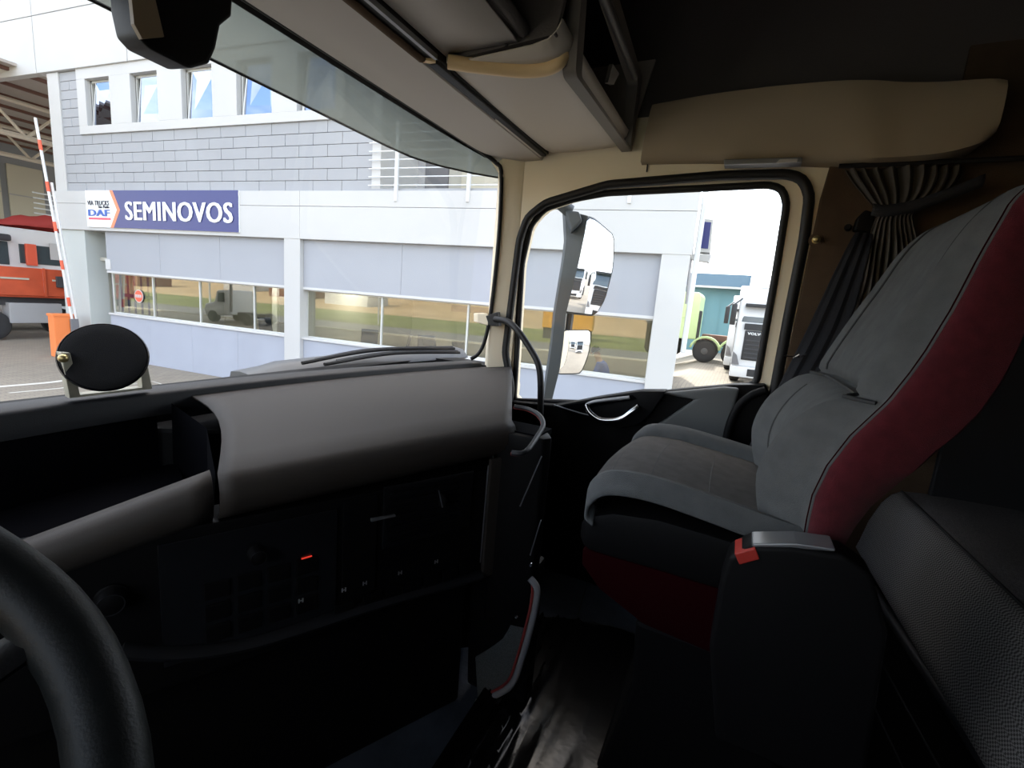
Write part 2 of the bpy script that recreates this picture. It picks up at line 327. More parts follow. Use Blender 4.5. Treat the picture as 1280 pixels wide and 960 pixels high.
box('floor', (-1.18, -1.2, .18), (1.18, 1.16, .25), M['mat_'], kind='structure')
# front corner closures beside the windscreen and the beige right pillar
for s_ in (1, -1):
    pl = [(1.066,.852),(1.070,.838),(1.087,.80),(1.10,.775),(1.18,.775),(1.18,.90),(1.105,.885)]
    MB().prism([(x*s_, y, .96) for x, y in pl], (0, 0, .86)).build('trim_pillar' if s_ > 0 else 'trim_pillar_left', M['beige'], kind='structure', bevel=.006, smooth=True).name = 'trim_1' if s_ > 0 else 'trim_2'
    box('trim_3' if s_ > 0 else 'trim_4', (1.08*s_, .80, .3), (1.18*s_, 1.16, 1.0), M['black'], kind='structure')
# header panel
hp = MB().grid([[(x, .917, 1.768), (x, .905, 1.760), (x, .80, 1.752), (x, .712, 1.752), (x, .705, 1.765)] for x in (-1.1, -.4, .3, .9, 1.06, 1.10)])
hp.build('trim_5', M['panel'], kind='structure', smooth=True, thick=.006)
box('trim_6', (-1.1, .705, 1.775), (1.1, .935, 1.81), M['panel'], kind='structure')
MB().prism([(1.03,.918,1.77),(1.07,.918,1.77),(1.07,.85,1.69),(1.062,.85,1.69),(1.058,.87,1.735)], (0, -.012, 0)).build('trim_7', M['beige'], kind='structure')
# brown rear trim panel, with the grey edge that the door shuts against
bp = [(1.085,-.148,.30),(1.085,-.135,1.05),(1.085,-.14,1.30),(1.085,-.146,1.60),(1.085,-.155,1.69),(1.085,-1.10,1.69),(1.085,-1.10,.30)]
MB().prism(bp, (.015, 0, 0)).build('trim_8', M['brown'], kind='structure', bevel=.004)
box('trim_14', (1.088, -1.11, 1.685), (1.10, -.40, 1.95), M['brown'], kind='structure')
MB().box((1.070,-1.11,.30),(1.086,-.52,1.60)).build('trim_13', M['rim'], kind='structure', bevel=.006)
MB().ctube([(1.096, p[1], p[2]) for p in OPEN], .0145, 8).build('trim_9', M['rubber'], kind='structure', smooth=True)
# thin joints in the beige rail over the door
box('trim_10', (1.094, .34, 1.695), (1.10, .343, 1.74), M['rubber'], kind='structure')

# ------------------------------------------------------------------ windscreen
def rimO(x): return 1.11-.17*(x/1.08)**2
rows = []
for k in range(9):
    v = k/8; r_ = []
    for j in range(25):
        x = -1.07+2.14*j/24; y0 = rimO(x)+.005; y1 = .925-.02*(abs(x)/1.07)**6; y0 = min(y0, 1.115)
        e = abs(x)/1.07; y = y0+(y1-y0)*v+.015*math.sin(math.pi*v)
        r_.append((x*(1-.006*v), y, 1.0+.785*v))
    rows.append(r_)
MB().grid(rows).build('window_1', M['wglass'], kind='structure', smooth=True)
gp = [(-.9,.912,1.764),(-.4,.912,1.764),(.2,.912,1.764),(.6,.911,1.764),(.92,.909,1.763),(1.0,.904,1.760),(1.035,.890,1.752),(1.055,.868,1.735),(1.062,.850,1.71),(1.063,.843,1.60),(1.063,.841,1.47),(1.062,.846,1.30),(1.060,.853,1.18),(1.058,.868,1.09),(1.05,.886,1.045),(1.03,.905,1.025)]
MB().tube(smoothpath(gp, 3), .0075, 8).build('trim_11', M['rubber'], kind='structure', smooth=True)

# dark strip painting the header's shade along the top of the glass
MB().grid([[(x, .921-.0004*0, 1.772), (x, .928-.02*(abs(x)/1.07)**6-.002, 1.752)] for x in [-1.05+2.1*k/20 for k in range(21)]]).build('header_shade_strip', M['rim'], kind='structure')
# exterior tinted visor seen through the windscreen
vz = thing('tinted_visor', 'smoky grey-green visor panel across the top of the windscreen, outside', 'sun visor', (0, 1.0, 1.69))
rows = []
for k in range(9):
    v = k/8; r_ = []
    for j in range(21):
        x = -1.15+2.3*j/20; e = max(0, abs(x)-.75)/.4
        yb = 1.052-.20*e**2; zb = 1.690+.012*e
        r_.append((x, yb+.012*math.sin(v*3), zb+.165*v))
    rows.append(r_)
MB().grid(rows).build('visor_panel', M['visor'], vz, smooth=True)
MB().tube([(x[0], x[1], x[2]) for x in rows[0]], .0032, 6).build('lower_edge', M['rubber'], vz, smooth=True)
for q in (.42, .62): box('clip', (q, 1.0, 1.797), (q+.03, 1.012, 1.803), M['satin'], vz, bevel=.002)
# cowl and wipers outside
cw = thing('wiper_cowl', 'grey rounded wiper cowl outside below the windscreen', 'cowl', (.8, 1.3, .9))
rows = []
for j in range(17):
    x = .36+.055*j; y = 1.26-.16*max(0, (x-.4)/.85)**2; t_ = j/16; h = .018*min(1, j/2)
    rows.append([(x, y-.06, .965+.035*t_), (x, y-.03, .985+.03*t_+h), (x, y+.02, .990+.03*t_+h), (x, y+.06, .985+.02*t_+h*.5), (x, y+.08, .93)])
MB().loft(rows).build('cowl_panel', mat('cowl_grey', (.07, .075, .08), .45), cw, smooth=True)
for k, (a, b_, c_) in enumerate((((.55,1.15,1.012),(.85,1.13,1.03),(1.13,1.02,1.03)), ((.50,1.19,1.015),(.80,1.17,1.04),(1.12,1.04,1.045)))):
    wi = thing('windscreen_wiper', ('lower' if k == 0 else 'upper')+' black wiper lying across the foot of the windscreen', 'wiper', b_, 'wipers on the windscreen')
    MB().tube(smoothpath([a, b_, c_], 6), .006, 6).build('arm', M['rubber'], wi, smooth=True)
    MB().tube(smoothpath([(a[0]+.06, a[1]+.012, a[2]+.006), (b_[0], b_[1]+.01, b_[2]+.004), (c_[0], c_[1]+.01, c_[2]+.006)], 6), .004, 6).build('blade', M['chassis'], wi, smooth=True)

# ================================================================== DASHBOARD
dash = thing('dashboard', 'wide grey-brown dashboard with black angled centre console under the windscreen', 'dashboard', (.3, .8, .25))
# thin rim along the glass
rows = []
for j in range(45):
    x = -1.07+2.145*j/44; y = min(rimO(x), 1.11)-.002; z = 1.012
    rows.append([(x, y, z-.03), (x, y, z), (x, y-.052, z-.002), (x, y-.058, z-.008), (x, y-.058, z-.05)])
MB().loft(rows).build('rim', M['rim'], dash, smooth=True, label='charcoal strip along the foot of the windscreen')
out_n = Vector((-.44, -.898, 0)); out_n.normalize(); fdir = Vector((.898, -.44, 0)).normalized()
def lerp(a, b, t_): return tuple(a[i]+(b[i]-a[i])*t_ for i in range(3))
def backpt(t_):
    if t_ < .85: x = .095+.985*t_/.85; return (x, rimO(x)-.06, .992)
    k = (t_-.85)/.15; return (1.08+.015*k, rimO(1.08)-.06-.12*k, .992+.015*k)
F0, F1 = (-.079,.684,.955), (.433,.434,.985)
rows = []; NC = 24
prof = [(.012,-.008),(.02,-.022),(.02,-.04),(.012,-.058),(-.006,-.074),(-.03,-.082),(-.06,-.084)]
for j in range(NC+1):
    t_ = j/NC; Bk = backpt(t_); Fr = lerp(F0, F1, t_); r_ = []
    for k in range(9):
        s_ = k/8; p = lerp(Bk, Fr, s_); bul = .01*math.sin(math.pi*s_)
        dx = (.030*math.sin(math.pi*s_)*(1-t_)**4)
        r_.append((p[0]+dx, p[1], p[2]+bul))
    for o_, dz in prof: r_.append((Fr[0]+out_n.x*o_, Fr[1]+out_n.y*o_, Fr[2]+dz))
    rows.append(r_)
MB().grid(rows).build('top_pad', M['dash'], dash, smooth=True, thick=.004)
# right flank of the pad
fl = rows[-1][:9]
MB().grid([fl, [(p[0]+.006, p[1]+.008, p[2]-.03) for p in fl], [(p[0]+.0, p[1]+.04, p[2]-.16) for p in fl]]).build('pad_flank', M['dash'], dash, smooth=True)
# left continuation: pale nose strip under the dark well
rows = []
for j in range(13):
    t_ = j/12; Fr = lerp((-.086,.688,.953), (-.40,.85,.845), t_); sc = 1-.35*t_
    r_ = [(Fr[0]-out_n.x*.045+.0, Fr[1]-out_n.y*.045, Fr[2]-.02), (Fr[0]-out_n.x*.02, Fr[1]-out_n.y*.02, Fr[2]+.002), (Fr[0], Fr[1], Fr[2])]
    r_ += [(Fr[0]+out_n.x*o_*sc, Fr[1]+out_n.y*o_*sc, Fr[2]+dz*sc) for o_, dz in prof]
    rows.append(r_)
MB().grid(rows).build('nose_strip', M['dash'], dash, smooth=True, thick=.003)
# dark well left of the pad
wpt = [(.06,1.055),(-.085,.70),(-.40,.86),(-1.05,.86),(-1.05,.96)]
MB().prism([(x, y, .80) for x, y in wpt], (0, 0, .05)).build('storage_well', M['recess'], dash, label='black open well left of the grey pad')
MB().grid([[(.052,1.045,.985),(.012,.86,.975),(-.078,.69,.95)],[(.052,1.05,.84),(.01,.86,.84),(-.075,.71,.84)]]).build('well_side', M['recess'], dash)
MB().grid([[(x, rimO(x)-.050, .995), (x, rimO(x)-.050, .80)] for x in (-1.05,-.7,-.35,-.1,.03)]).build('well_back', M['recess'], dash, thick=.004)
# black fascia facing the driver
fp = [(-.34,.812),(.408,.446),(.44,.51),(-.31,.875)]
MB().prism([(x, y, .615) for x, y in fp], (0, 0, .262)).build('fascia', M['black'], dash, bevel=.004)

def FP(u, z, o=0):   # u metres along the fascia from its right end
    return (.408-fdir.x*u+out_n.x*o, .446-fdir.y*u+out_n.y*o, z)
def fuz(p): return ((.408-p[0])*fdir.x+(.446-p[1])*fdir.y, p[2])
def plate(u0, u1, z0, z1, o0, o1): 
    return MB().prism([FP(u0, z0, o0), FP(u1, z0, o0), FP(u1, z1, o0), FP(u0, z1, o0)], out_n*(o1-o0))
def fplate(p0, p1, o0, o1):
    a, b_ = fuz(p0), fuz(p1); return plate(a[0], b_[0], a[1], b_[1], o0, o1)
plate(-.004, .030, .615, .905, 0, .010).build('side_bezel', M['dash'], dash, bevel=.004, label='grey upright bezel at right end of console')
MB().tube([FP(.032, .89, .004), FP(.034, .655, .004)], .0016, 6).build('bezel_line', M['satin'], dash)
low = [(-0.192,0.740,0.720), (-0.134,0.711,0.686), (-0.056,0.673,0.662), (0.034,0.629,0.655), (0.170,0.562,0.651), (0.381,0.459,0.634)]
MB().tube(smoothpath([(p[0]+out_n.x*.0, p[1]+out_n.y*.0, p[2]-.012) for p in low], 5), .017, 8, flat=.7).build('lower_bezel', M['rim'], dash, smooth=True)
# radio
ra = plate(.36, .62, .655, .86, 0, .004).build('radio', M['gloss'], dash, bevel=.003)
MB().tube([(-0.174,0.739,0.826), (-0.054,0.680,0.839)], .0011, 6).build('slot_line', M['icon'], ra)
for (c_, r_) in (((-0.197,0.742,0.795), .017), ((-0.033,0.662,0.811), .013)):
    MB().lathe(c_, out_n, [(r_*1.15, 0), (r_*1.15, .004), (r_, .006), (r_*.95, .022), (r_*.8, .024)], 28).build('knob', M['black'], ra, smooth=True)
    MB().lathe(Vector(c_)+out_n*.0235, out_n, [(r_*.93, 0), (r_*.93, .0015), (r_*.88, .0015), (r_*.88, 0)], 28).build('knob_ring', M['rim'], ra)
for i in range(4):
    for j in range(3): plate(.395+.045*i, .43+.045*i, .675+.038*j, .703+.038*j, .004, .008).build('radio_button', M['black'], ra, bevel=.002)
# switch bank with lit red mark
sb = plate(.285, .35, .66, .87, 0, .004).build('switch_bank', M['black'], dash, bevel=.003)
MB().tube([(0.026,0.626,0.781), (0.041,0.618,0.782)], .0013, 6).build('red_indicator', M['led'], sb, label='small lit red bar')
# air vent with slats
av = plate(.07, .275, .755, .885, 0, .006).build('air_vent', M['gloss'], dash, bevel=.003)
for k in range(7):
    z = .768+.0165*k
    MB().prism([FP(.105, z, .006), FP(.262, z, .006), FP(.262, z+.004, .014), FP(.105, z+.004, .014)], (0, 0, .0025)).build('vent_slat', M['black'], av)
MB().prism([(0.123,0.561,0.832), (0.165,0.540,0.832), (0.165,0.540,0.835), (0.123,0.561,0.837)], out_n*.006).build('vent_tab', M['satin'], av)
c_ = (0.269,0.501,0.835); MB().lathe(c_, fdir, [(.013, -.005), (.015, -.003), (.015, .003), (.013, .005)], 20).build('thumb_wheel', M['black'], av, smooth=True)
MB().tube([(0.244,0.495,0.867), (0.254,0.490,0.828)], .0012, 5).build('wheel_mark', M['satin'], av)
# row of push switches, each with its printed symbol
for k, (px, z0) in enumerate(((.345,.69),(.29,.69),(.245,.69),(.205,.70),(.16,.70),(.115,.70),(.07,.70))):
    b_ = plate(px-.019, px+.019, .640, .668+.0, .0, .009).build('push_switch', M['black'], dash, bevel=.002)
icons = [(0.019,0.619,0.707), (0.086,0.586,0.702), (0.122,0.569,0.702), (0.186,0.537,0.701), (0.259,0.501,0.701)]
for c_ in icons:
    g = MB(); cv = Vector(c_)
    for sx in (-1, 1):
        g.prism([tuple(cv+fdir*(sx*.003+q*.0012)+Vector((0, 0, z))) for q, z in ((-1,-.004),(1,-.004),(1,.004),(-1,.004))], out_n*.0006)
    g.prism([tuple(cv+fdir*q+Vector((0, 0, z))) for q, z in ((-.003,-.0008),(.003,-.0008),(.003,.0008),(-.003,.0008))], out_n*.0006)
    g.build('switch_symbol', M['icon'], dash)
# lower black console with round socket ring
MB().prism([(x, y, .25) for x, y in ((-.50,.955),(.395,.50),(.45,.60),(-.40,1.12),(-.50,1.12))], (0, 0, .37)).build('lower_console', M['black'], dash, bevel=.01)
c_ = (-0.003,0.725,0.484); rg = []
MB().lathe(Vector(c_), out_n, [(.040, -.01), (.040, .006), (.036, .008), (.033, .004), (.033, -.01)], 40).build('socket_ring', M['rim'], dash, smooth=True)
# passenger-side dash body
MB().prism([(x, y, .36) for x, y in ((.45,.50),(1.09,.755),(1.09,1.12),(.0,1.12),(.40,.56))], (0, 0, .57)).build('passenger_side_body', M['black'], dash, bevel=.01)
# upright end column with open tray
colz = [(.50, .0), (.62, 0), (.80, 0), (.93, 0), (.965, -.002)]
fpA = [(.402,.452),(.405,.40),(.418,.345),(.44,.335),(.50,.375),(.50,.49)]
MB().loft([[(x+dx, y, z) for x, y in fpA] for z, dx in colz]).build('end_column', M['black'], dash, bevel=.006, smooth=True)
tr = [(0.514,0.468,1.000), (0.515,0.432,1.000), (0.480,0.390,1.000), (0.425,0.354,0.995), (0.362,0.340,0.985), (0.278,0.328,0.975), (0.265,0.350,0.972)]
MB().tube(smoothpath(tr, 4), .0055, 8).build('tray_rim', M['rim'], dash, smooth=True, label='curved rim of small tray, red inside')
MB().tube(smoothpath([(p[0]+.006, p[1]+.004, p[2]-.004) for p in tr], 4), .004, 6).build('tray_rim_lining', M['redlip'], dash, smooth=True)
box('tray_floor', (.42,.36,.955), (.50,.48,.968), M['recess'], dash)
for a, b_ in (((0.400,0.341,0.931), (0.400,0.381,0.805)), ((0.398,0.328,0.788), (0.398,0.345,0.699))):
    MB().tube([a, b_], .0014, 6).build('bright_edge', M['satin'], dash)
for q in ((0.390,0.362,0.544), (0.390,0.339,0.682)): MB().lathe(q, (-1, -.3, 0), [(.004, -.004), (.0045, 0), (.003, .003)], 12).build('screw', M['chrome'], dash, smooth=True)
# map pocket low on the column
pr = [(0.420,0.348,0.631), (0.420,0.330,0.615), (0.420,0.327,0.586), (0.420,0.333,0.522), (0.420,0.350,0.415), (0.420,0.369,0.340), (0.420,0.409,0.291), (0.420,0.458,0.246)]
inn = [(0.420,0.475,0.365), (0.420,0.437,0.405), (0.420,0.401,0.451), (0.420,0.384,0.501), (0.420,0.371,0.545)]
po = MB().grid([[(.424, a[1], a[2]) for a in smoothpath(pr[1:], 4)[::4]], [(.424, a[1], a[2]) for a in resample(inn[::-1]+inn[1:-1], 12)[:7]]]).build('map_pocket', M['carpet'], dash, thick=.006, label='grey carpeted map pocket')
MB().tube(smoothpath([(.418, p[1], p[2]) for p in pr], 4), .008, 8).build('pocket_rim', M['satin'] if 0 else mat('pocket_rim_grey', (.30,.29,.29), .55), po, smooth=True)
MB().tube(smoothpath([(.417, p[1]+.011, p[2]+.004) for p in pr[1:-1]], 4), .0035, 6).build('red_lining', M['redlip'], po, smooth=True)
MB().prism([(.43, p[1], p[2]) for p in [(0,.335,.66),(0,.335,.27),(0,.50,.27),(0,.52,.66)]], (.05, 0, 0)).build('column_foot', M['black'], dash, bevel=.01)

# ------------------------------------------------------------------ round speaker on a bracket
sp = thing('dash_speaker', 'round black mesh-faced speaker on a U-shaped metal bracket on the dashboard', 'speaker', (-.07, 1.06, 1.01))
cpt = Vector((-0.057,1.045,1.089)); nrm = (Vector((-.5,0,1.25))-cpt).normalized(); nrm = (nrm+Vector((-.12,0,.38))).normalized()
e1 = Vector((-0.034,1.045,1.083))-cpt
MB().lathe(cpt, nrm, [(.02,-.028),(.045,-.022),(.060,-.010),(.0645,-.002),(.066,.004),(.064,.008)], 48).build('shell', M['gloss'], sp, smooth=True)
MB().lathe(cpt+nrm*.008, nrm, [(.064,-.002),(.060,.002),(.045,.004),(.02,.005)], 48).build('mesh_face', M['mesh'], sp, smooth=True)
bL = [(-0.117,1.050,1.101), (-0.104,1.050,1.100), (-0.095,1.050,1.023), (-0.110,1.050,1.019)]
bR = [(0.002,1.050,1.089), (0.011,1.050,1.098), (0.020,1.050,1.024), (0.003,1.050,1.021)]
MB().prism(bL, (.002, .022, 0)).build('bracket_arm', M['bracket'], sp, bevel=.001)
MB().prism(bR, (.002, .022, 0)).build('bracket_arm', M['bracket'], sp, bevel=.001)
MB().prism([(-0.110,1.050,1.019), (-0.110,1.050,1.023), (0.020,1.050,1.024), (0.020,1.050,1.019)], (.002, .022, 0)).build('bracket_base', M['bracket'], sp)
MB().lathe((-0.116,1.045,1.092), (-.5,-.85,.1), [(.007,-.004),(.0075,.003),(.005,.008),(.002,.009)], 16).build('wing_screw', M['brass'], sp, smooth=True)

# ------------------------------------------------------------------ sensor / camera housing at the top of the windscreen
hb = thing('camera_housing', 'black camera housing hanging from the header at the top left of the windscreen', 'camera', (-.02, .85, 1.76))
pb = [(-0.105,0.800,1.665), (-0.104,0.800,1.600), (-0.099,0.800,1.569), (-0.085,0.800,1.559), (-0.030,0.800,1.557), (-0.001,0.800,1.577), (0.010,0.800,1.604), (0.018,0.800,1.640), (0.037,0.800,1.663), (0.044,0.800,1.746)]
MB().prism([(x, y, min(z, 1.752)) for x, y, z in pb], (.01, .075, .012)).build('housing', M['black'], hb, bevel=.006, seg=3, smooth=True)
MB().prism([(-0.107,0.794,1.625), (-0.105,0.794,1.579), (-0.096,0.794,1.565), (-0.068,0.794,1.581), (-0.081,0.794,1.640)], (.0, .008, 0)).build('side_strip', mat('tan_strip', (.20,.155,.10), .5), hb)

# ================================================================== OVERHEAD
# curtain / blind rail between header panel and shelves
rl = thing('blind_rail', 'dark blind rail running across the header between panel and shelves', 'rail', (0, .69, 1.75))
MB().box((-1.08, .668, 1.752), (1.055, .708, 1.776)).build('channel', M['rubber'], rl, bevel=.003)
MB().tube([(-1.08, .700, 1.749), (.395, .700, 1.749)], .010, 8, flat=.6).build('blind_roll', M['brown'], rl, smooth=True)
MB().box((-1.08, .664, 1.747), (.40, .672, 1.757)).build('bright_lip', M['satin'], rl)
MB().box((.41, .672, 1.744), (1.045, .690, 1.752)).build('lower_channel', M['rim'], rl, bevel=.002)
MB().box((.72, .688, 1.743), (1.045, .694, 1.749)).build('pale_lip', M['panel'], rl)
MB().prism([(.385,.71,1.748),(.40,.71,1.748),(.415,.68,1.746),(.405,.672,1.746)], (0, 0, .012)).build('end_clip', M['cream'], rl)
# right-hand shelf box
rb = thing('overhead_locker', 'grey moulded overhead locker with an open back above the passenger door', 'locker', (.8, .53, 1.76))
rows = []
for x, dz in ((.435,.0),(.50,-.002),(.70,-.004),(.90,-.003),(1.02,.0),(1.07,.006),(1.09,.03)):
    rows.append([(x,.664,1.80),(x,.664,1.758+dz),(x,.60,1.756+dz),(x,.46,1.762+dz),(x,.425,1.768+dz),(x,.405,1.785+dz),(x,.398,1.80+dz)])
MB().grid(rows).build('underside', M['box'], rb, smooth=True, thick=.004)
MB().box((.445,.425,1.79),(1.095,.66,1.80)).build('shelf_floor', M['recess'], rb)
MB().prism([(.435,.664,1.76),(.435,.41,1.775),(.435,.36,2.02),(.435,.664,2.02)], (.012, 0, 0)).build('side_panel', M['liner'], rb)
MB().prism([(1.088,.664,1.78),(1.088,.41,1.785),(1.088,.355,2.02),(1.088,.664,2.02)], (.010, 0, 0)).build('side_panel', M['box'], rb)
MB().box((.44,.64,1.80),(1.09,.66,2.40)).build('back_panel', M['recess'], rb)
# opening frame (leaning back) 
op_o = roundpoly([(0.524,0.395,1.739), (1.095,0.395,1.754), (1.013,0.370,1.938), (0.510,0.350,1.950), (0.449,0.370,1.916)], .02, 4)
op_i = roundpoly([(0.556,0.392,1.748), (1.055,0.392,1.756), (0.962,0.370,1.906), (0.494,0.350,1.919), (0.480,0.370,1.915)], .012, 4)
MB().ring(op_o, op_i, (0, .03, 0)).build('opening_frame', M['oframe'], rb, smooth=True)
MB().tube([(0.525,0.355,1.888), (0.713,0.362,1.896), (0.928,0.370,1.904)], .010, 8).build('guard_rail', mat('guard_grey', (.13,.12,.115), .5), rb, smooth=True)
MB().prism([(0.866,0.420,1.916), (0.938,0.420,1.922), (0.895,0.420,1.875), (0.840,0.420,1.858)], (0, .01, 0)).build('inner_catch', M['panel'], rb)
lp = [(0.423,0.653,1.752), (0.445,0.616,1.751), (0.473,0.561,1.750), (0.500,0.506,1.750), (0.510,0.459,1.752), (0.510,0.429,1.760), (0.515,0.420,1.783), (0.520,0.417,1.822), (0.525,0.411,1.869), (0.535,0.402,1.947)]
MB().tube(smoothpath(lp, 4), .0145, 10).build('cream_lip', M['cream'], rb, smooth=True, label='curved cream lip along the locker edge')
# central higher shelf
cs = thing('overhead_shelf', 'wide grey central overhead shelf beside the cream lip', 'shelf', (-.3, .56, 1.80))
MB().grid([[(x,.664,1.768),(x,.655,1.770),(x,.60,1.772),(x,.49,1.772)] for x in (-1.09,-.5,0,.35,.43)]).build('underside', M['panel'], cs, smooth=True, thick=.004)
MB().box((-1.09,.478,1.780),(.43,.655,1.81)).build('shelf_floor', M['liner'], cs)
MB().tube([(-1.09,.478,1.79),(.43,.478,1.79)], .014, 8).build('front_rail', M['liner'], cs, smooth=True)
MB().box((-1.09,.64,1.83),(.43,.66,2.40)).build('back_panel', M['recess'], cs)
MB().lathe((.43,.515,1.769), (0,0,-1), [(.004,0),(.003,.004)], 10).build('screw', M['rubber'], cs)
# beige side shelf above the door
bs = thing('side_shelf', 'long beige moulded shelf above the passenger door', 'shelf', (1.05, -.1, 1.66))
top = [(1.020,0.334,1.869), (1.010,0.190,1.876), (1.000,0.029,1.876), (0.980,-0.114,1.865), (0.980,-0.197,1.858), (0.985,-0.262,1.848), (0.980,-0.336,1.838), (0.970,-0.418,1.831), (0.970,-0.448,1.824)]
bot = [(1.070,0.360,1.717), (1.060,0.170,1.711), (1.040,-0.000,1.698), (1.020,-0.150,1.685), (1.000,-0.233,1.676), (1.000,-0.297,1.675), (0.990,-0.370,1.677), (0.985,-0.429,1.692), (0.980,-0.453,1.714)]
rows = []
for a, b_ in zip(smoothpath(top, 3), smoothpath(bot, 3)):
    r_ = [(1.098, a[1], a[2]+.005), (a[0]+.03, a[1], a[2]+.004), (a[0]+.006, a[1], a[2]-.004)]
    for k in range(1, 6):
        p = lerp(a, b_, k/6); r_.append((p[0]-.006*math.sin(k/6*3.14), p[1], p[2]))
    r_ += [(b_[0]+.006, b_[1], b_[2]+.004), (b_[0]+.03, b_[1], b_[2]), (1.098, b_[1], b_[2])]
    rows.append(r_)
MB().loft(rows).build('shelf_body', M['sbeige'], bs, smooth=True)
lmp = MB().prism([(1.030,0.110,1.686), (1.010,-0.083,1.677), (1.010,-0.081,1.691), (1.030,0.113,1.701)], (.04,0,0)).build('lamp_bezel', M['satin'], bs, bevel=.002)
MB().prism([(1.028,0.083,1.686), (1.020,-0.002,1.682), (1.020,-0.004,1.690), (1.028,0.089,1.695)], (.01,0,0)).build('lamp_lens', M['panel'], lmp, bevel=.001)
MB().prism([(1.018,-0.012,1.681), (1.008,-0.070,1.679), (1.008,-0.072,1.687), (1.018,-0.014,1.691)], (.01,0,0)).build('lamp_lens', M['panel'], lmp, bevel=.001)

# ================================================================== PASSENGER DOOR
dr = thing('door_1', 'passenger door with large window and black lower panel', 'door', (1.14, .35, .34)); del dr['category']; dr['kind'] = 'structure'
tilted_ring([(1.13, p[1], p[2]) for p in OPEN], [(1.13, p[1], p[2]) for p in WIN], 1.128, 1.175, 96).build('door_frame', M['beige'], dr)
MB().ctube([(1.132, p[1], p[2]) for p in WIN], .0115, 8).build('window_seal', M['rubber'], dr, smooth=True)
MB().prism([(1.155, p[1], p[2]) for p in WIN], (.004, 0, 0)).build('window_glass', M['dglass'], dr)
dp = [(1.080,0.724,0.877), (1.080,0.578,0.892), (1.080,0.445,0.933), (1.080,0.145,1.017), (1.080,-0.003,1.055), (1.080,-0.095,1.069)]
dpo = [(1.08, .77, dp[0][2])]+[(1.08, p[1], p[2]) for p in dp]+[(1.08,-.118,1.02),(1.08,-.118,.36),(1.08,.77,.36)]
MB().prism(dpo, (.048, 0, 0)).build('door_panel', M['black'], dr, bevel=.008, seg=3, smooth=True, label='black lower door panel')
MB().prism([(1.045,0.095,0.996), (1.050,0.214,0.997), (1.050,0.018,1.048), (1.050,-0.026,1.050), (1.050,-0.010,0.860), (1.050,0.036,0.771), (1.050,0.246,0.847)], (.032, 0, 0)).build('armrest_pad', M['padg'], dr, bevel=.012, seg=3, smooth=True)
ar = MB().prism([(1.020,0.555,0.900), (1.020,0.401,0.957), (1.020,0.260,1.002), (1.020,0.182,1.014), (1.020,0.214,0.940), (1.020,0.246,0.894), (1.020,0.309,0.869), (1.020,0.435,0.881)], (.06, 0, 0)).build('switch_console', M['black'], dr, bevel=.006, seg=2, smooth=True)
MB().prism([(1.014,0.524,0.907), (1.014,0.399,0.948), (1.014,0.283,0.986), (1.014,0.268,0.975), (1.014,0.396,0.929), (1.014,0.450,0.902)], (.006, 0, 0)).build('console_tray', M['recess'], ar)
MB().tube(smoothpath([(1.012,0.547,0.909), (1.012,0.449,0.897), (1.012,0.400,0.895)], 4), .0022, 6).build('tray_edge', M['satin'], ar, smooth=True)
hd = MB().tube(smoothpath([(1.005,0.428,0.930), (0.998,0.409,0.907), (0.992,0.367,0.891), (0.992,0.307,0.905), (0.998,0.273,0.937), (1.005,0.256,0.954)], 5), .0100, 8).build('door_handle', M['chrome'], dr, smooth=True, label='chrome pull handle')
MB().tube(smoothpath([(1.006,0.428,0.930), (1.004,0.396,0.947), (1.006,0.288,0.978)], 4), .006, 8).build('handle_upper_bar', M['satin'], hd, smooth=True)
MB().tube(smoothpath([(1.030,-0.017,0.815), (1.030,-0.013,0.917), (1.030,-0.028,0.994), (1.030,-0.060,1.038), (1.030,-0.093,1.058)], 5), .012, 8).build('rear_grab_edge', M['black'], dr, smooth=True)
MB().box((1.075,-.2,.25),(1.10,.86,.41)).build('kick_plate', M['black'], dr, bevel=.004)
# grab bar from pillar to dash
gh = thing('grab_handle', 'black curved grab bar from the beige pillar down to the dashboard end', 'handle', (0.980,0.577,0.854))
MB().prism([(1.020,0.849,1.193), (1.020,0.800,1.212), (1.020,0.789,1.160), (1.020,0.832,1.159)], (.04, .01, 0)).build('mount', M['rubber'], gh, bevel=.003)
MB().prism([(1.050,0.901,1.198), (1.050,0.856,1.202), (1.050,0.852,1.157), (1.050,0.898,1.165)], (.02, .03, 0)).build('mount_cover', M['beige'], gh, bevel=.003)
MB().tube(smoothpath([(1.020,0.808,1.185), (1.000,0.748,1.182), (0.980,0.692,1.153), (0.970,0.632,1.093), (0.960,0.597,1.049), (0.960,0.582,0.984), (0.960,0.571,0.851)], 6), .0115, 10).build('bar', M['rubber'], gh, smooth=True)
# coat hook
ch = thing('coat_hook', 'small round brass coat knob on the brown rear panel', 'hook', (1.085,-0.154,1.491))
MB().lathe((1.086,-0.154,1.491), (-1,0,0), [(.014,0),(.014,.002),(.007,.003),(.006,.010),(.009,.012),(.009,.016),(.005,.019)], 20).build('knob', M['brass'], ch, smooth=True)
MB().lathe((1.086,-0.154,1.491), (-1,0,0), [(.019,-.001),(.018,.002),(.014,.0025)], 20).build('rosette', M['brown'], ch, smooth=True)

# ================================================================== PASSENGER SEAT
st = thing('passenger_seat', 'grey fabric passenger seat with dark red sides and high reclined backrest', 'seat', (.55, .05, .25))
SX = .55
def interp(T, k):
    for i in range(len(T)-1):
        if k <= T[i+1][0]:
            u = (k-T[i][0])/(T[i+1][0]-T[i][0]); return [T[i][j]+(T[i+1][j]-T[i][j])*u for j in range(1, len(T[0]))]
    return list(T[-1][1:])
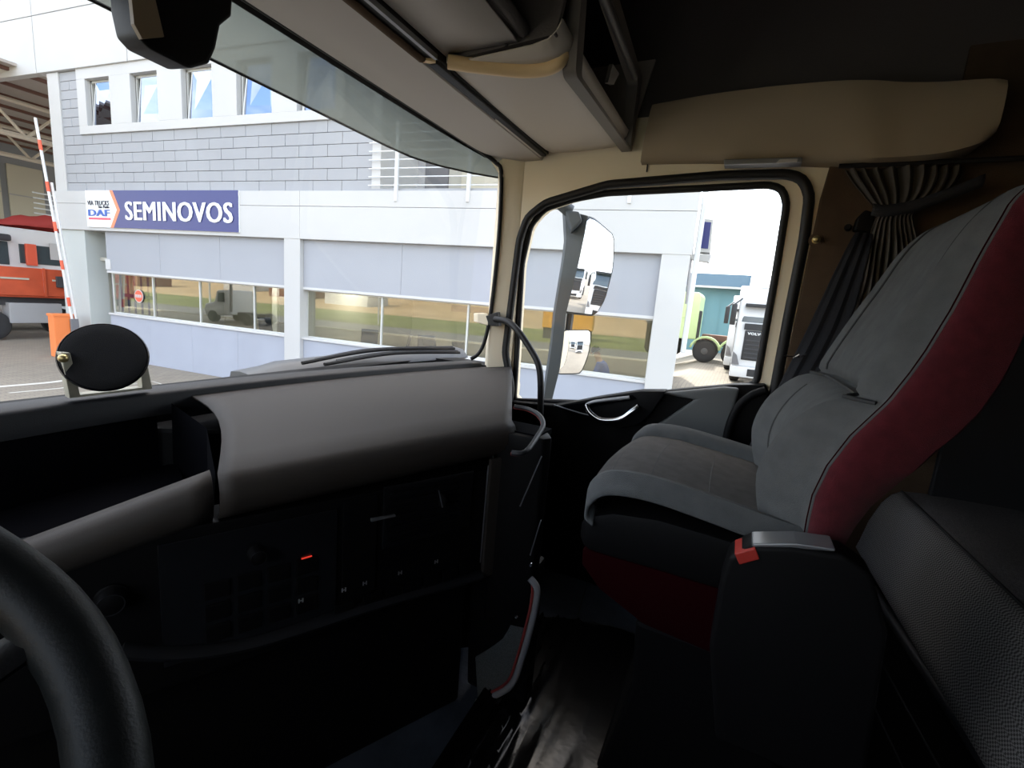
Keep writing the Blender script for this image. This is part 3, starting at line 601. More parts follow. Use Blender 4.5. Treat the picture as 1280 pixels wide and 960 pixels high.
# cushion: sections from under the front roll back to the backrest
cp = smoothpath([(.222,.858,0),(.236,.872,0),(.230,.902,0),(.198,.929,0),(.12,.936,0),(.01,.926,0),(-.10,.912,0),(-.18,.905,0)], 4)
xs = [-1,-.97,-.90,-.82,-.74,-.66,-.58,-.30,0,.30,.58,.66,.74,.82,.90,.97,1]
def crossz(u):
    a = abs(u)
    return (.030*math.exp(-((a-.87)/.10)**2) - (.0 if a < .90 else .5*(a-.90)**1.6) - .006*math.exp(-((a-.745)/.025)**2))
def cushrows(cols, off=0):
    rows = []
    for (y, z, _) in cp:
        hw = .238+.01*min(1, max(0, (z-.8)/.1))
        rows.append([(SX+u*hw, y-(.03*u*u if y > .18 else .03*u*u*max(0, (y+.1)/.28)), z+crossz(u)*(1 if z > .88 else max(0, (z-.8)/.08)) + off) for u in cols])
    return rows
MB().grid(cushrows([u for u in xs if u <= -.74])).build('cushion_bolster', M['seat'], st, smooth=True, thick=.006)
MB().grid(cushrows([u for u in xs if u >= .74])).build('cushion_bolster', M['seat'], st, smooth=True, thick=.006)
MB().grid(cushrows([u for u in xs if abs(u) <= .74], .0)).build('cushion_centre', M['seatc'], st, smooth=True, thick=.006, label='ribbed darker centre of the cushion')
def stitch(name, pts, parent, r=.0016, m='piping'): return MB().tube(pts, r, 5).build(name, M[m], parent)
cr_ = cushrows([-.745, .745, -.90])
stitch('seam', [(r[0][0], r[0][1], r[0][2]+.003) for r in cr_], st); stitch('seam', [(r[1][0], r[1][1], r[1][2]+.003) for r in cr_], st)
for k in (12, 16, 20): 
    rr_ = cushrows([-.55,-.3,0,.3,.55])[k]; stitch('seam', [(p[0], p[1], p[2]+.0025) for p in rr_], st, .001)
# black skirt, red lower side and suspension base
sk = []
for y, z0, z1 in ((-.19,.80,.885),(.08,.80,.895),(.16,.798,.885),(.205,.80,.865),(.222,.81,.84)):
    hw = .236 if y < .21 else .215
    sk.append([(SX-hw,y,z0),(SX+hw,y,z0),(SX+hw,y,z1),(SX-hw,y,z1)])
MB().loft(sk).build('cushion_skirt', M['black'], st, bevel=.01, smooth=True)
sk = []
for y, z0, z1 in ((-.20,.66,.80),(.08,.68,.80),(.17,.72,.798),(.21,.76,.797)):
    sk.append([(SX-.225,y,z0),(SX+.225,y,z0),(SX+.232,y,z1),(SX-.232,y,z1)])
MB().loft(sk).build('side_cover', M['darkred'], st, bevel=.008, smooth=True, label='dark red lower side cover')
sk = []
for z, a, b_ in ((.296,-.20,.14),(.32,-.19,.13),(.52,-.17,.09),(.66,-.18,.10)):
    sk.append([(SX-.19,a,z),(SX+.19,a,z),(SX+.19,b_,z),(SX-.19,b_,z)])
MB().loft(sk).build('suspension_base', M['black'], st, bevel=.01)
# backrest
FC = [(.880,-.125),(.94,-.108),(1.00,-.102),(1.05,-.112),(1.10,-.136),(1.135,-.166),(1.152,-.205),(1.175,-.196),(1.26,-.225),(1.33,-.252),(1.39,-.272),(1.425,-.288),(1.452,-.306),(1.466,-.335),(1.470,-.385)]
HWT = [(.88,.215),(.94,.235),(1.05,.250),(1.15,.250),(1.20,.243),(1.28,.225),(1.36,.212),(1.42,.206),(1.452,.200),(1.466,.188),(1.470,.170)]
BO = [(.88,.03),(1.0,.04),(1.08,.04),(1.14,.03),(1.18,.02),(1.30,.02),(1.42,.012),(1.470,.0)]
ES = [(.88,-.145),(.95,-.139),(1.0,-.139),(1.05,-.148),(1.10,-.168),(1.16,-.203),(1.22,-.230),(1.29,-.254),(1.36,-.272),(1.43,-.292),(1.455,-.31),(1.470,-.36)]
DP = [(.88,.050),(.95,.062),(1.0,.080),(1.06,.104),(1.12,.112),(1.20,.104),(1.30,.088),(1.42,.075),(1.47,.05)]
bcols = [-1,-.97,-.92,-.85,-.77,-.68,-.60,-.52,-.30,0,.30,.52,.60,.68,.77,.85,.92,.97,1]
def backrow(z, y, cols):
    hw = interp(HWT, z)[0]; bo = interp(BO, z)[0]
    o = []
    for u in cols:
        a = abs(u); yy = y + bo*math.exp(-((a-.80)/.17)**2) - (0 if a < .80 else 0.45*(a-.80)**1.7) - .010*math.exp(-((a-.58)/.035)**2)*(1 if z < 1.15 else .5)
        k_ = min(1, max(0, (a-.78)/.22)); k_ = k_*k_*(3-2*k_); ye = interp(ES, z)[0]; yy = yy*(1-k_)+ye*k_
        o.append((SX+u*hw, yy, z))
    return o
zs = [p for p in smoothpath([(z, y, 0) for z, y in FC], 3)]
MB().grid([backrow(z, y, bcols) for z, y, _ in zs]).build('backrest', M['seat'], st, smooth=True, thick=.006)
# red shell: side wraps and rear
rows = []
for z, y, _ in zs:
    hw = interp(HWT, z)[0]; e = backrow(z, y, [1])[0][1]; dp_ = interp(DP, z)[0]
    r_ = []
    for sgn in (-1,):
        r_ += [(SX-hw, e, z), (SX-hw-.004, e-.02, z), (SX-hw-.004, e-dp_*.5, z), (SX-hw+.006, e-dp_*.85, z), (SX-hw+.04, e-dp_, z)]
    r_ += [(SX-hw*.4, e-dp_-.01, z), (SX+hw*.4, e-dp_-.01, z)]
    r_ += [(SX+hw-.04, e-dp_, z), (SX+hw-.006, e-dp_*.85, z), (SX+hw+.004, e-dp_*.5, z), (SX+hw+.004, e-.02, z), (SX+hw, e, z)]
    rows.append(r_)
last = rows[-1]; rows.append([(x*.7+SX*.3, y*.6-.42*.4, 1.473) for x, y, z in last])
MB().grid(rows).build('backrest_shell', M['red'], st, smooth=True, thick=.004, label='dark red fabric side of the backrest')
for sgn in (-1, 1):
    stitch('seam', [(p[0], p[1]+.003, p[2]) for p in [backrow(z, y, [sgn*.99])[0] for z, y, _ in zs[1:]]], st, .0018, 'darkred')
    stitch('seam', [(p[0], p[1]+.003, p[2]) for p in [backrow(z, y, [sgn*.60])[0] for z, y, _ in zs[1:15]]], st, .0026)
    stitch('seam', [(p[0], p[1]+.003, p[2]) for p in [backrow(z, y, [sgn*.66])[0] for z, y, _ in zs[20:-3]]], st, .0024)
rr_ = [backrow(1.150, -.188, [u])[0] for u in bcols[2:-2]]; stitch('seam', [(p[0], p[1]+.003, p[2]) for p in rr_], st, .0035)
# buckle stalk on the near side
bk = [(.245,-.035,.905),(.245,-.06,.93),(.245,-.11,.945),(.245,-.17,.952),(.245,-.205,.935),(.245,-.235,.86),(.245,-.25,.60),(.245,-.06,.60),(.245,-.03,.75),(.245,-.03,.86)]
stalk = MB().prism([(.225, p[1], p[2]) for p in bk], (.055, 0, 0)).build('buckle_console', M['black'], st, bevel=.008, seg=3, smooth=True)
MB().prism([(.228,-.062,.934),(.228,-.115,.951),(.228,-.160,.957),(.228,-.160,.953),(.228,-.115,.943),(.228,-.062,.922)], (.045, 0, 0)).build('grey_cap', M['satin'], stalk, bevel=.002, label='pale grey cap of the buckle')
MB().prism([(0.222,-0.041,0.914), (0.222,-0.066,0.931), (0.222,-0.074,0.916), (0.222,-0.050,0.899)], (.05, 0, 0)).build('release_button', M['warn'], stalk, bevel=.002, label='red release button')

# ------------------------------------------------------------------ seat belt
sbt = thing('seat_belt', 'black seat belt hanging from its loop on the rear pillar', 'seat belt', (1.06, -.2, .8))
MB().prism([(1.050,-0.235,1.544), (1.050,-0.249,1.564), (1.050,-0.271,1.556), (1.050,-0.276,1.508), (1.050,-0.233,1.511)], (.03, 0, 0)).build('belt_loop', M['black'], sbt, bevel=.005, seg=3, smooth=True)
MB().lathe((1.060,-0.219,1.521), (-1, .2, 0), [(.008,-.02),(.009,0),(.006,.006)], 16).build('loop_bolt', M['black'], sbt, smooth=True)
cent = [((1.050,-0.234,1.507), (1.040,-0.276,1.502)), ((1.045,-0.203,1.391), (1.030,-0.269,1.382)), ((1.040,-0.170,1.247), (1.020,-0.260,1.245)), ((1.030,-0.132,1.106), (1.000,-0.216,1.110)), ((1.000,-0.099,0.988), (0.960,-0.156,0.983)), ((0.950,-0.067,0.874), (0.920,-0.121,0.859)), ((0.900,-0.041,0.835), (0.880,-0.099,0.832))]
rows = []
for i, (a, b_) in enumerate(cent):
    rows.append([lerp(a, b_, k/8) for k in range(9)])
rows = [[(p[0]+.006*math.sin(k*2.2+i*.15), p[1], p[2]) for k, p in enumerate(r_)] for i, r_ in enumerate(rows)]
MB().grid(rows).build('webbing', M['belt'], sbt, smooth=True, thick=.003, sub=1)
pc = thing('pen_clip', 'small bright metal clip fixed on the black seat belt', 'clip', (1.020,-0.142,1.163))
MB().tube([(1.015,-0.122,1.164), (1.010,-0.160,1.166), (1.010,-0.174,1.175)], .0018, 6).build('clip_bar', M['chrome'], pc)
MB().tube([(1.013,-0.146,1.160), (1.000,-0.158,1.173)], .0025, 6).build('clip_tongue', M['chrome'], pc)

# ------------------------------------------------------------------ curtain
cu = thing('side_curtain', 'grey-brown pleated cab curtain gathered with a dark tie band', 'curtain', (1.04, -.32, 1.40))
K = 97; TY = [(1.665,-.185,-.43),(1.64,-.20,-.43),(1.60,-.235,-.41),(1.565,-.268,-.37),(1.55,-.277,-.352),(1.53,-.272,-.355),(1.48,-.268,-.375),(1.40,-.266,-.40),(1.28,-.262,-.43),(1.10,-.262,-.45),(.95,-.265,-.46)]
rows = []
for z, ya, yb in [tuple(p) for p in smoothpath([(a, b_, c_) for a, b_, c_ in TY], 3)]:
    amp = .013*min(1, (abs(z-1.55)*9+.25)); r_ = []
    for k in range(K):
        u = k/(K-1); r_.append((1.045+amp*math.sin(u*58+1.5*math.sin(u*7))+.01*math.sin(z*30+u*9)*min(1, abs(z-1.55)*6), ya+(yb-ya)*u, z))
    rows.append(r_)
MB().grid(rows).build('fabric', M['curtain'], cu, smooth=True, thick=.002)
bd = [((1.005,-0.255,1.555)), ((1.000,-0.279,1.550)), ((1.000,-0.333,1.560)), ((1.000,-0.397,1.587)), ((1.000,-0.456,1.617))]
rows = [[(p[0], p[1], p[2]+.014), (p[0]-.004, p[1], p[2]), (p[0], p[1], p[2]-.014)] for p in smoothpath(bd, 4)]
MB().grid(rows).build('tie_band', M['curtain_dark'], cu, smooth=True, thick=.004)
# curtain track
MB().tube([(1.04,-.17,1.672),(1.03,-1.08,1.672)], .006, 6).build('track', M['rubber'], cu)

# ------------------------------------------------------------------ bunk
bn = thing('bunk', 'black moulded bunk base behind the seats with a raised front edge', 'bunk', (.4, -.6, .25))
bl = [(1.09,-.368),(.37,-.432),(-.35,-.45),(-1.09,-.40),(-1.09,-1.10),(1.09,-1.10)]
MB().prism([(x, y-.012, .25) for x, y in bl], (0, 0, .352)).build('base', M['black'], bn, bevel=.006)
MB().tube([(1.09,-.375,.615),(.73,-.405,.617),(.37,-.435,.618),(0,-.447,.618),(-.6,-.45,.618)], .0115, 10).build('front_edge', M['rim'], bn, smooth=True)
MB().tube([(1.08,-.378,.50),(.37,-.442,.50),(-.2,-.455,.50)], .0022, 6).build('groove_trim', M['rim'], bn)
MB().tube([(1.02,-.380,.40),(.37,-.440,.40),(-.2,-.455,.40)], .0025, 6).build('groove_trim', M['rim'], bn)
mt = thing('mattress', 'thick grey mattress with woven dotted border lying on the bunk', 'mattress', (.3, -.7, .63))
rows = []
for x, dy in ((1.085,.02),(1.075,.0),(1.05,-.008),(.8,-.012),(.5,-.014),(.2,-.016),(-.2,-.016),(-.7,-.01),(-1.06,0),(-1.085,.02)):
    e = -.395-.09*(1.09-x)*.4 if x > .3 else -.425
    rows.append([(x, e+.0-dy*0, .633), (x, e-.006, .66), (x, e-.016, .72), (x, e-.035, .78), (x, e-.052, .808), (x, e-.072, .822)])
MB().grid(rows).build('woven_border', M['mattress'], mt, smooth=True, thick=.004, label='dotted woven border')
MB().tube([(p[-1][0], p[-1][1], p[-1][2]+.001) for p in rows], .0035, 6).build('piping', M['piping'], mt, smooth=True)
rows2 = [[p[-1], (p[-1][0], p[-1][1]-.08, .832), (p[-1][0], -.8, .838), (p[-1][0], -1.08, .83), (p[-1][0], -1.10, .80), (p[-1][0], -1.10, .633)] for p in rows]
MB().grid(rows2).build('top_cloth', M['mattop'], mt, smooth=True, thick=.004)

# ------------------------------------------------------------------ floor coverings
pc0 = thing('tunnel_cover', 'raised black floor between the seats wrapped in shiny creased plastic sheet', 'floor cover', (.5, 0, .25))
edge = [(0.735,0.452,0.290), (0.777,0.372,0.290), (0.823,0.230,0.290), (0.835,0.087,0.290), (0.830,-0.026,0.290), (0.875,-0.211,0.290), (0.911,-0.368,0.290)]
E2 = smoothpath(edge, 22)
rows = []
for i, p in enumerate(E2):
    r_ = []; u = i/(len(E2)-1)
    for k in range(70):
        v = k/69; q = (p[0]+(-.62-p[0]*.15)*v, p[1]+(-.02)*v, .29)
        en = math.exp(-((u-.12)/.13)**2)*max(.0, 1-v*.9); sg_ = lambda q: (1-abs(math.sin(q)))**4; wr = en*(.022*sg_(u*40+v*2.2)+.012*sg_(u*63-v*4.5+1)) + .002*math.sin(u*38+v*3)
        r_.append((q[0], q[1], q[2]+wr))
    rows.append(r_)
MB().grid(rows).build('plastic_sheet', M['plastic'], pc0, smooth=True, thick=.002)
MB().tube([(p[0]+.002, p[1], p[2]-.004+.002*math.sin(i*.9)) for i, p in enumerate(E2)], [.005+.0015*math.sin(i*.7) for i in range(len(E2))], 6).build('folded_edge', M['rubber'], pc0, smooth=True)
bxm = MB(); n_ = len(E2); bxm.grid([[ (p[0]-.004, p[1], .283), (p[0]-.004, p[1], .25)] for p in E2]).build('step', M['black'], pc0)
fm = thing('floor_mat', 'dark blue-grey rubber mat in the passenger footwell', 'mat', (.9, .3, .25))
MB().prism([(x, y, .25) for x, y in ((.62,.48),(.98,.60),(1.06,.45),(1.06,.02),(.76,-.02),(.70,.2))], (0, 0, .012)).build('mat_body', M['mat_'], fm, bevel=.004)
MB().tube([(0.854,0.336,0.264), (1.066,0.366,0.264)], .002, 5).build('mat_groove', M['rubber'], fm)
MB().tube([(1.023,0.524,0.264), (1.253,0.339,0.264), (1.287,0.066,0.264)], .003, 5).build('mat_ridge', M['rim'], fm)
cb = thing('red_cable_tie', 'small tangle of red string lying on the passenger floor mat', 'string', (1.198,0.085,0.270))
for k in range(7):
    a = random.random()*6.3; c0 = Vector((1.198,0.090,0.268)); P = [c0+Vector((random.uniform(-.03,.03), random.uniform(-.022,.022), random.uniform(0,.02))) for _ in range(4)]
    MB().tube(smoothpath(P, 4), .0016, 5).build('strand', M['warn'], cb, smooth=True)
# ------------------------------------------------------------------ steering wheel
sw = thing('steering_wheel', 'black leather steering wheel rim at the lower left', 'steering wheel', (-.6, .303, .95))
tl = .635; cx, cy, cz = -.600, .303, 1.035
def wp(a, r, h=0): return (cx+r*math.cos(a), cy+r*math.sin(a)*math.cos(tl)-h*math.sin(tl), cz+r*math.sin(a)*math.sin(tl)+h*math.cos(tl))
lea = mat('wheel_leather', (.007, .008, .008), .5, bump=.08, scale=600, spec=.25)
MB().ctube([wp(k/72*2*math.pi, .207) for k in range(72)], .0175, 14).build('rim', lea, sw, smooth=True)
hubm = MB().lathe((cx, cy+.03, cz-.045), (0, -math.sin(tl), math.cos(tl)), [(.07,-.03),(.085,-.01),(.085,.012),(.07,.024),(.03,.03)], 32).build('hub', M['black'], sw, smooth=True)
for a in (.12, 3.02, 4.3, 5.12):
    MB().tube([wp(a, .07, -.035), wp(a, .14, -.028), wp(a, .205, 0)], [.022,.016,.013], 8, flat=.5).build('spoke', M['black'], sw, smooth=True)
MB().tube([(cx, cy+.05, cz-.06), (cx, cy+.35, cz-.45)], .045, 12).build('column', M['black'], sw, smooth=True)

# ================================================================== OUTSIDE
GZ = -1.45
def gz(x, y):
    k = min(1, max(0, (x-11)/3.5)); k = k*k*(3-2*k); e = min(1, max(0, (3.5-y)/2)); return GZ+.72*k*e
rows = []
xs_ = [-9.2, -6, -3, 0, 3, 6, 9, 10, 11, 11.5, 12, 12.5, 13, 13.5, 14, 14.5, 15, 16, 18, 22, 30, 45, 70]
for y in [-70, -40, -20, -10, -5, -2, 0, 1, 1.5, 2, 2.5, 3, 3.5, 5, 10, 20, 40, 70, 110]: rows.append([(x, y, gz(x, y)) for x in xs_])
MB().grid(rows).build('ground', M['pav'], kind='structure', smooth=True)
box('road_surface', (-16, -70, GZ-.06), (-9.35, 130, GZ-.02), M['asphalt'], kind='structure').name = 'road'
box('kerb', (-9.35, -70, GZ-.1), (-9.05, 130, GZ+.10), M['kerb'], kind='structure')
box('grass_verge', (-34, -70, GZ-.1), (-16, 160, GZ), M['grass'], kind='structure')
MB().grid([[(-34,y,GZ), (-50,y,GZ+.6), (-78,y,GZ+3.2)] for y in (-80, 0, 80, 200)]).build('dirt_bank', M['dirt'], kind='structure')
rows = []
for i in range(60):
    y = -80+5*i; h = 4.5+2.5*math.sin(i*1.7)+1.5*math.sin(i*3.1)
    rows.append([(-78, y, GZ+2), (-79, y, GZ+3+h*.6), (-81, y, GZ+3+h), (-86, y, GZ+3)])
MB().grid(rows).build('distant_scrub', M['brush'], kind='structure')
P_ = [(3.609,14.160,-1.445), (4.381,14.128,-1.445), (4.983,14.172,-1.445), (5.965,13.403,-1.445), (5.916,11.965,-1.445), (5.753,11.015,-1.445)]
sp_ = smoothpath(P_, 4)
for k, (dx, wd_) in enumerate(((0, .16), (-.75, .07))):
    MB().grid([[(p[0]+dx*.1, p[1]+dx, GZ+.004), (p[0]+dx*.1-.02, p[1]+dx+wd_, GZ+.004)] for p in (sp_ if k == 0 else sp_[:12])]).build('road_marking', M['line'], kind='structure')
BN = Vector((.9942, .1077, 0)); BA = Vector((-.1077, .9942, 0)); BO_ = Vector((8.801, 1.0075, GZ))
def B(s, v, h): return tuple(BO_+BA*s+BN*v+Vector((0, 0, h)))
def BT(): 
    b = MB(); m4 = Matrix((( -BA.x, BN.x, 0, BO_.x), (-BA.y, BN.y, 0, BO_.y), (0, 0, 1, BO_.z), (0, 0, 0, 1))); b.T = m4; return b   # local x = -s
def bb(name, s0, s1, v0, v1, h0, h1, m, parent, bevel=0, **k): return BT().box((-s1, v0, h0), (-s0, v1, h1)).build(name, M[m], parent, bevel=bevel, **k)
bd = thing('office_building', 'long white and pale grey two-storey showroom building facing the truck', 'building', B(9, 3, 0))
D = 8.0
# floor slabs, roof, rear and end walls
bb('floor_slab', 0, 18.4, .2, D, 0, .35, 'officef', bd); bb('upper_slab', 0, 18.4, .12, D, 3.8, 4.9, 'office', bd)
bb('roof_slab', 0, 18.4, .2, D, 8.4, 8.8, 'white', bd); bb('rear_wall', 0, 18.4, D-.2, D, 0, 11, 'white', bd)
bb('end_wall', 0, .25, .5, D, 0, 9.4, 'white', bd); bb('end_wall', 18.15, 18.4, .5, D, 0, 9.4, 'whitec', bd)
bb('office_rear_wall', .3, 18.1, 5.2, 5.4, .35, 3.8, 'office', bd); bb('office_ceiling', .3, 18.1, .3, 5.2, 2.95, 3.05, 'office', bd)
bb('partition', 9.0, 9.15, .3, 5.2, .35, 2.95, 'office', bd); bb('partition', 4.15, 5.45, 1.3, 1.4, .35, 2.52, 'office', bd, label='grey partition with a blue band on top'); bb('partition_band', 4.14, 5.46, 1.28, 1.42, 2.36, 2.52, 'signblue', bd)
bb('dark_cabinet', 10.2, 12.2, 2.4, 3, .35, 2.3, 'officed', bd); bb('bright_door_frame', 12.3, 12.5, 2.4, 2.5, .35, 2.9, 'sill', bd); bb('column_inside', 9.9, 10.1, 1.5, 1.7, .35, 2.95, 'sill', bd)
for k in range(5): bb('added_fill_panel', 1.2+3.4*k, 2.4+3.4*k, 1.6, 2.2, 2.93, 2.95, 'office_fill', bd)  # unseen glowing ceiling panels, added to brighten the office behind the glass
# columns
for a, b_ in ((0, .5), (8.93, 9.43)): bb('column', a, b_, -.12, .35, 0, 3.85, 'white', bd, .01)
bb('column', 17.2, 18.42, -.06, .5, 0, 3.85, 'whitec', bd, .01); bb('column', 17.92, 18.44, -.04, .4, 4.88, 8.2, 'white', bd, .01)
bb('recess_wall', 16.3, 17.25, .6, .8, 0, 3.85, 'recwall', bd)
for k in range(14): bb('recess_course', 16.34, 17.2, .585, .62, .02+.27*k, .275+.27*k, 'recwall', bd, .006)
# white band in two courses with a shadow groove
s_ = 0
for a, b_ in ((-.02, 8.93), (8.935, 18.44)):
    bb('band_lower', a, b_, -.13, .14, 3.80, 4.552, 'white', bd, .006); bb('band_upper', a, b_, -.13, .14, 4.56, 4.905, 'white', bd, .006)
bb('band_corner_return', .0, .3, .1, D, 3.8, 4.905, 'white', bd)
# parapet panels, running on past the corner over the yard gate
for k in range(12):
    a = -1.1+4.0*k-.1
    for h0, h1 in ((8.21, 9.71), (9.73, 11.2)):
        bb('parapet_panel', a+.012, a+3.988, -.10, .10, h0, h1, 'white', bd, .008)
# lower storey panels and low walls
for a, b_ in ((.5, 8.93), (9.43, 16.36)):
    n_ = 3; L_ = (b_-a)/n_
    for k in range(n_):
        bb('wall_panel', a+L_*k+.003, a+L_*(k+1)-.003, .0, .16, 2.66, 3.80, 'panelg', bd, .004)
    for k in range(4):
        L2 = (b_-a)/4; bb('low_wall', a+L2*k+.002, a+L2*(k+1)-.002, .0, .2, 0, 1.36, 'lowwall', bd, .004)
    bb('window_sill', a, b_, -.05, .22, 1.36, 1.41, 'sill', bd, .006); bb('window_head', a, b_, -.02, .16, 2.60, 2.66, 'sill', bd, .004)
    fz = BT(); wdw = bb('window_frame', a, b_, .13, .17, 2.57, 2.60, 'frame', bd)
    bb('window_frame', a, b_, .13, .17, 1.41, 1.44, 'frame', bd)
    mull = [a, a+1.75, a+3.95, a+6.2, b_] if b_ < 9 else [a, 10.7, 12.7, 14.6, b_]
    for q in mull: bb('mullion', q-.02, q+.02, .12, .18, 1.41, 2.60, 'frame', bd)
    for q0, q1 in zip(mull[:-1], mull[1:]): bb('window_pane', q0+.02, q1-.02, .148, .154, 1.42, 2.59, 'bglass', bd)
# upper storey block courses (white-jointed grey blocks) around windows and balcony
bb('block_backing', 6.98, 17.92, .05, .2, 4.9, 6.6, 'blockd', bd); bb('block_backing', 17.0, 17.92, .05, .2, 6.6, 8.3, 'blockd', bd); bb('block_backing', 6.98, 7.85, .05, .2, 6.6, 8.3, 'blockd', bd)
blk = None
def blocks(s0, s1, h0, h1, off):
    global blk
    nr = round((h1-h0)/.264); hh = (h1-h0)/nr
    for r_ in range(nr):
        e = [s0]; q = s0+(.42 if (r_+off) % 2 else .84)
        while q < s1-.15: e.append(q); q += .84
        e.append(s1)
        for a, b_ in zip(e[:-1], e[1:]): bb('wall_block', a+.006, b_-.006, .0, .08, h0+hh*r_+.006, h0+hh*(r_+1)-.006, 'block', bd, .003, seg=1)
blocks(6.98, 17.92, 4.905, 6.48, 0); blocks(17.09, 17.92, 6.48, 8.2, 0); blocks(6.98, 7.75, 6.48, 8.2, 0)
UW = [(15.68,16.72),(13.77,14.83),(11.80,12.88),(9.86,10.98),(8.0,9.1)]
bb('surround_head', 7.75, 17.09, -.05, .09, 7.93, 8.21, 'white', bd, .006); bb('surround_sill', 7.75, 17.09, -.05, .09, 6.48, 6.70, 'white', bd, .006)
e = [7.75]+[q for p in UW[::-1] for q in p]+[17.09]
for a, b_ in zip(e[::2], e[1::2]): bb('surround_pier', a, b_, -.05, .09, 6.70, 7.93, 'white', bd, .004)
for a, b_ in UW:
    f = bb('upper_window', a, b_, .20, .24, 6.70, 7.93, 'office', bd)
    for q in ((a, a+.05), (b_-.05, b_)): bb('frame_bar', q[0], q[1], .10, .15, 6.70, 7.93, 'frame', f)
    bb('frame_bar', a, b_, .10, .15, 7.87, 7.93, 'frame', f)
    BT().prism([(-b_+.10, .06, 6.73), (-a-.05, .13, 6.73), (-a-.05, .10, 7.86), (-b_+.22, .10, 7.86)], (0, .012, 0)).build('pane', M['uglass'], f)
    BT().prism([(-b_+.09, .03, 6.72), (-b_+.13, .03, 6.72), (-b_+.24, .10, 7.87), (-b_+.20, .10, 7.87)], (0, .03, 0)).build('sash_stile', M['frame'], f)
# balcony recess
bb('balcony_wall', .3, 6.98, 1.6, 1.75, 4.9, 8.2, 'office', bd); bb('balcony_side', 6.75, 6.98, -.02, 1.6, 4.9, 8.2, 'white', bd); bb('balcony_door', 4.95+.95, 5.6+.95, 1.56, 1.62, 4.95, 7.0, 'officed', bd)
bb('balcony_door_leaf', 5.6+.95, 5.95+.95, 1.54, 1.62, 4.95, 7.0, 'recwall', bd); bb('balcony_jamb', 6.9+.05, 7.0+.05, 1.5, 1.6, 4.9, 7.1, 'white', bd)
bb('balcony_screen', .9, 5.5, 1.50, 1.58, 4.95, 7.4, 'hallwin', bd); bb('balcony_pier', 3.2, 3.6, .9, 1.6, 4.9, 8.2, 'white', bd)
bb('balcony_kerb', .1, 6.98, -.05, .2, 4.905, 4.97, 'block', bd); bb('surround_soffit', 0, 6.98, 0, 1.6, 8.2, 8.3, 'white', bd)
bb('wall_tag', 16.18, 16.40, -.02, .0, 2.70, 3.0, 'sill', bd, .002)
bb('gutter_pipe', -.16, -.06, .35, .47, 2.0, 9.2, 'rail', bd, .02)
rg = thing('balcony_railing', 'white horizontal-bar balcony railing above the white band', 'railing', B(3.5, -.05, 4.9))
for k in range(8): BT().tube([(-7.02, -.08, 5.03+.178*k), (-.1, -.08, 5.03+.178*k)], .013, 6).build('rail_bar', M['rail'], rg)
for q in (6.25, 4.50, 2.85, 1.20): bb('rail_post', q-.035, q+.035, -.16, -.10, 4.68, 6.32, 'rail', rg, .004)
# sign
sg = thing('shop_sign', 'blue and white SEMINOVOS sign board with orange chevron on the white band', 'sign', B(13.8, -.16, 3.9))
bb('white_board', 10.85, 16.84, -.165, -.13, 3.89, 4.91, 'signwhite', sg)
BT().prism([(-15.66,-.17,4.91),(-10.85,-.17,4.91),(-10.85,-.17,3.89),(-15.70,-.17,3.89),(-15.38,-.17,4.38)], (0,.006,0)).build('blue_field', M['signblue'], sg, label='blue field')
BT().prism([(-15.76,-.172,4.91),(-15.62,-.172,4.91),(-15.34,-.172,4.38),(-15.66,-.172,3.89),(-15.80,-.172,3.89),(-15.48,-.172,4.38)], (0,.006,0)).build('chevron', M['signorange'], sg, label='orange chevron line')
def btext(name, body, m, parent, s0, s1, h0, cap, ext=.004, v=-.178, bold=0, shear=0):
    M4 = Matrix(((-BA.x, 0, -BN.x, 0), (-BA.y, 0, -BN.y, 0), (0, 1, 0, 0), (0, 0, 0, 1)))
    o = text(name, body, m, None, cap/.70, Matrix(), ext, 0, shear)
    if bold:
        bm_ = bmesh.new(); bm_.from_mesh(o.data); g0 = list(bm_.verts)+list(bm_.edges)+list(bm_.faces)
        for sh in (bold, 2*bold):
            r_ = bmesh.ops.duplicate(bm_, geom=g0); bmesh.ops.translate(bm_, verts=[q for q in r_['geom'] if isinstance(q, bmesh.types.BMVert)], vec=(sh, 0, .004*sh/bold))
        bm_.to_mesh(o.data); bm_.free()
    xsq = [v_.co.x for v_ in o.data.vertices]; k = (s0-s1)/(max(xsq)-min(xsq)); x0 = min(xsq)
    ysq = [v_.co.y for v_ in o.data.vertices]; ky = cap/(max(ysq)-min(ysq)); y0 = min(ysq)
    for v_ in o.data.vertices:
        X, Y_, Z_ = (v_.co.x-x0)*k, (v_.co.y-y0)*ky, v_.co.z
        v_.co = Vector(B(s0-X, v-Z_, h0+Y_))
    if parent: o.parent = parent; o.matrix_parent_inverse = BASE[parent.name].inverted()
    return o
btext('lettering', 'SEMINOVOS', M['signwhite'], sg, 15.12, 11.02, 4.11, .50, bold=.03)
btext('small_lettering', 'VIA TRUCKS', M['letblack'], sg, 16.76, 15.80, 4.50, .13, bold=.006, v=-.168)
btext('small_lettering', 'São Paulo', M['letblack'], sg, 16.28, 15.80, 4.42, .075, bold=.003, v=-.168)
btext('logo_lettering', 'DAF', M['letblue'], sg, 16.76, 15.78, 4.20, .18, bold=.016, v=-.168)
bb('logo_bar', 15.77, 16.75, -.172, -.165, 4.10, 4.155, 'letred', sg)
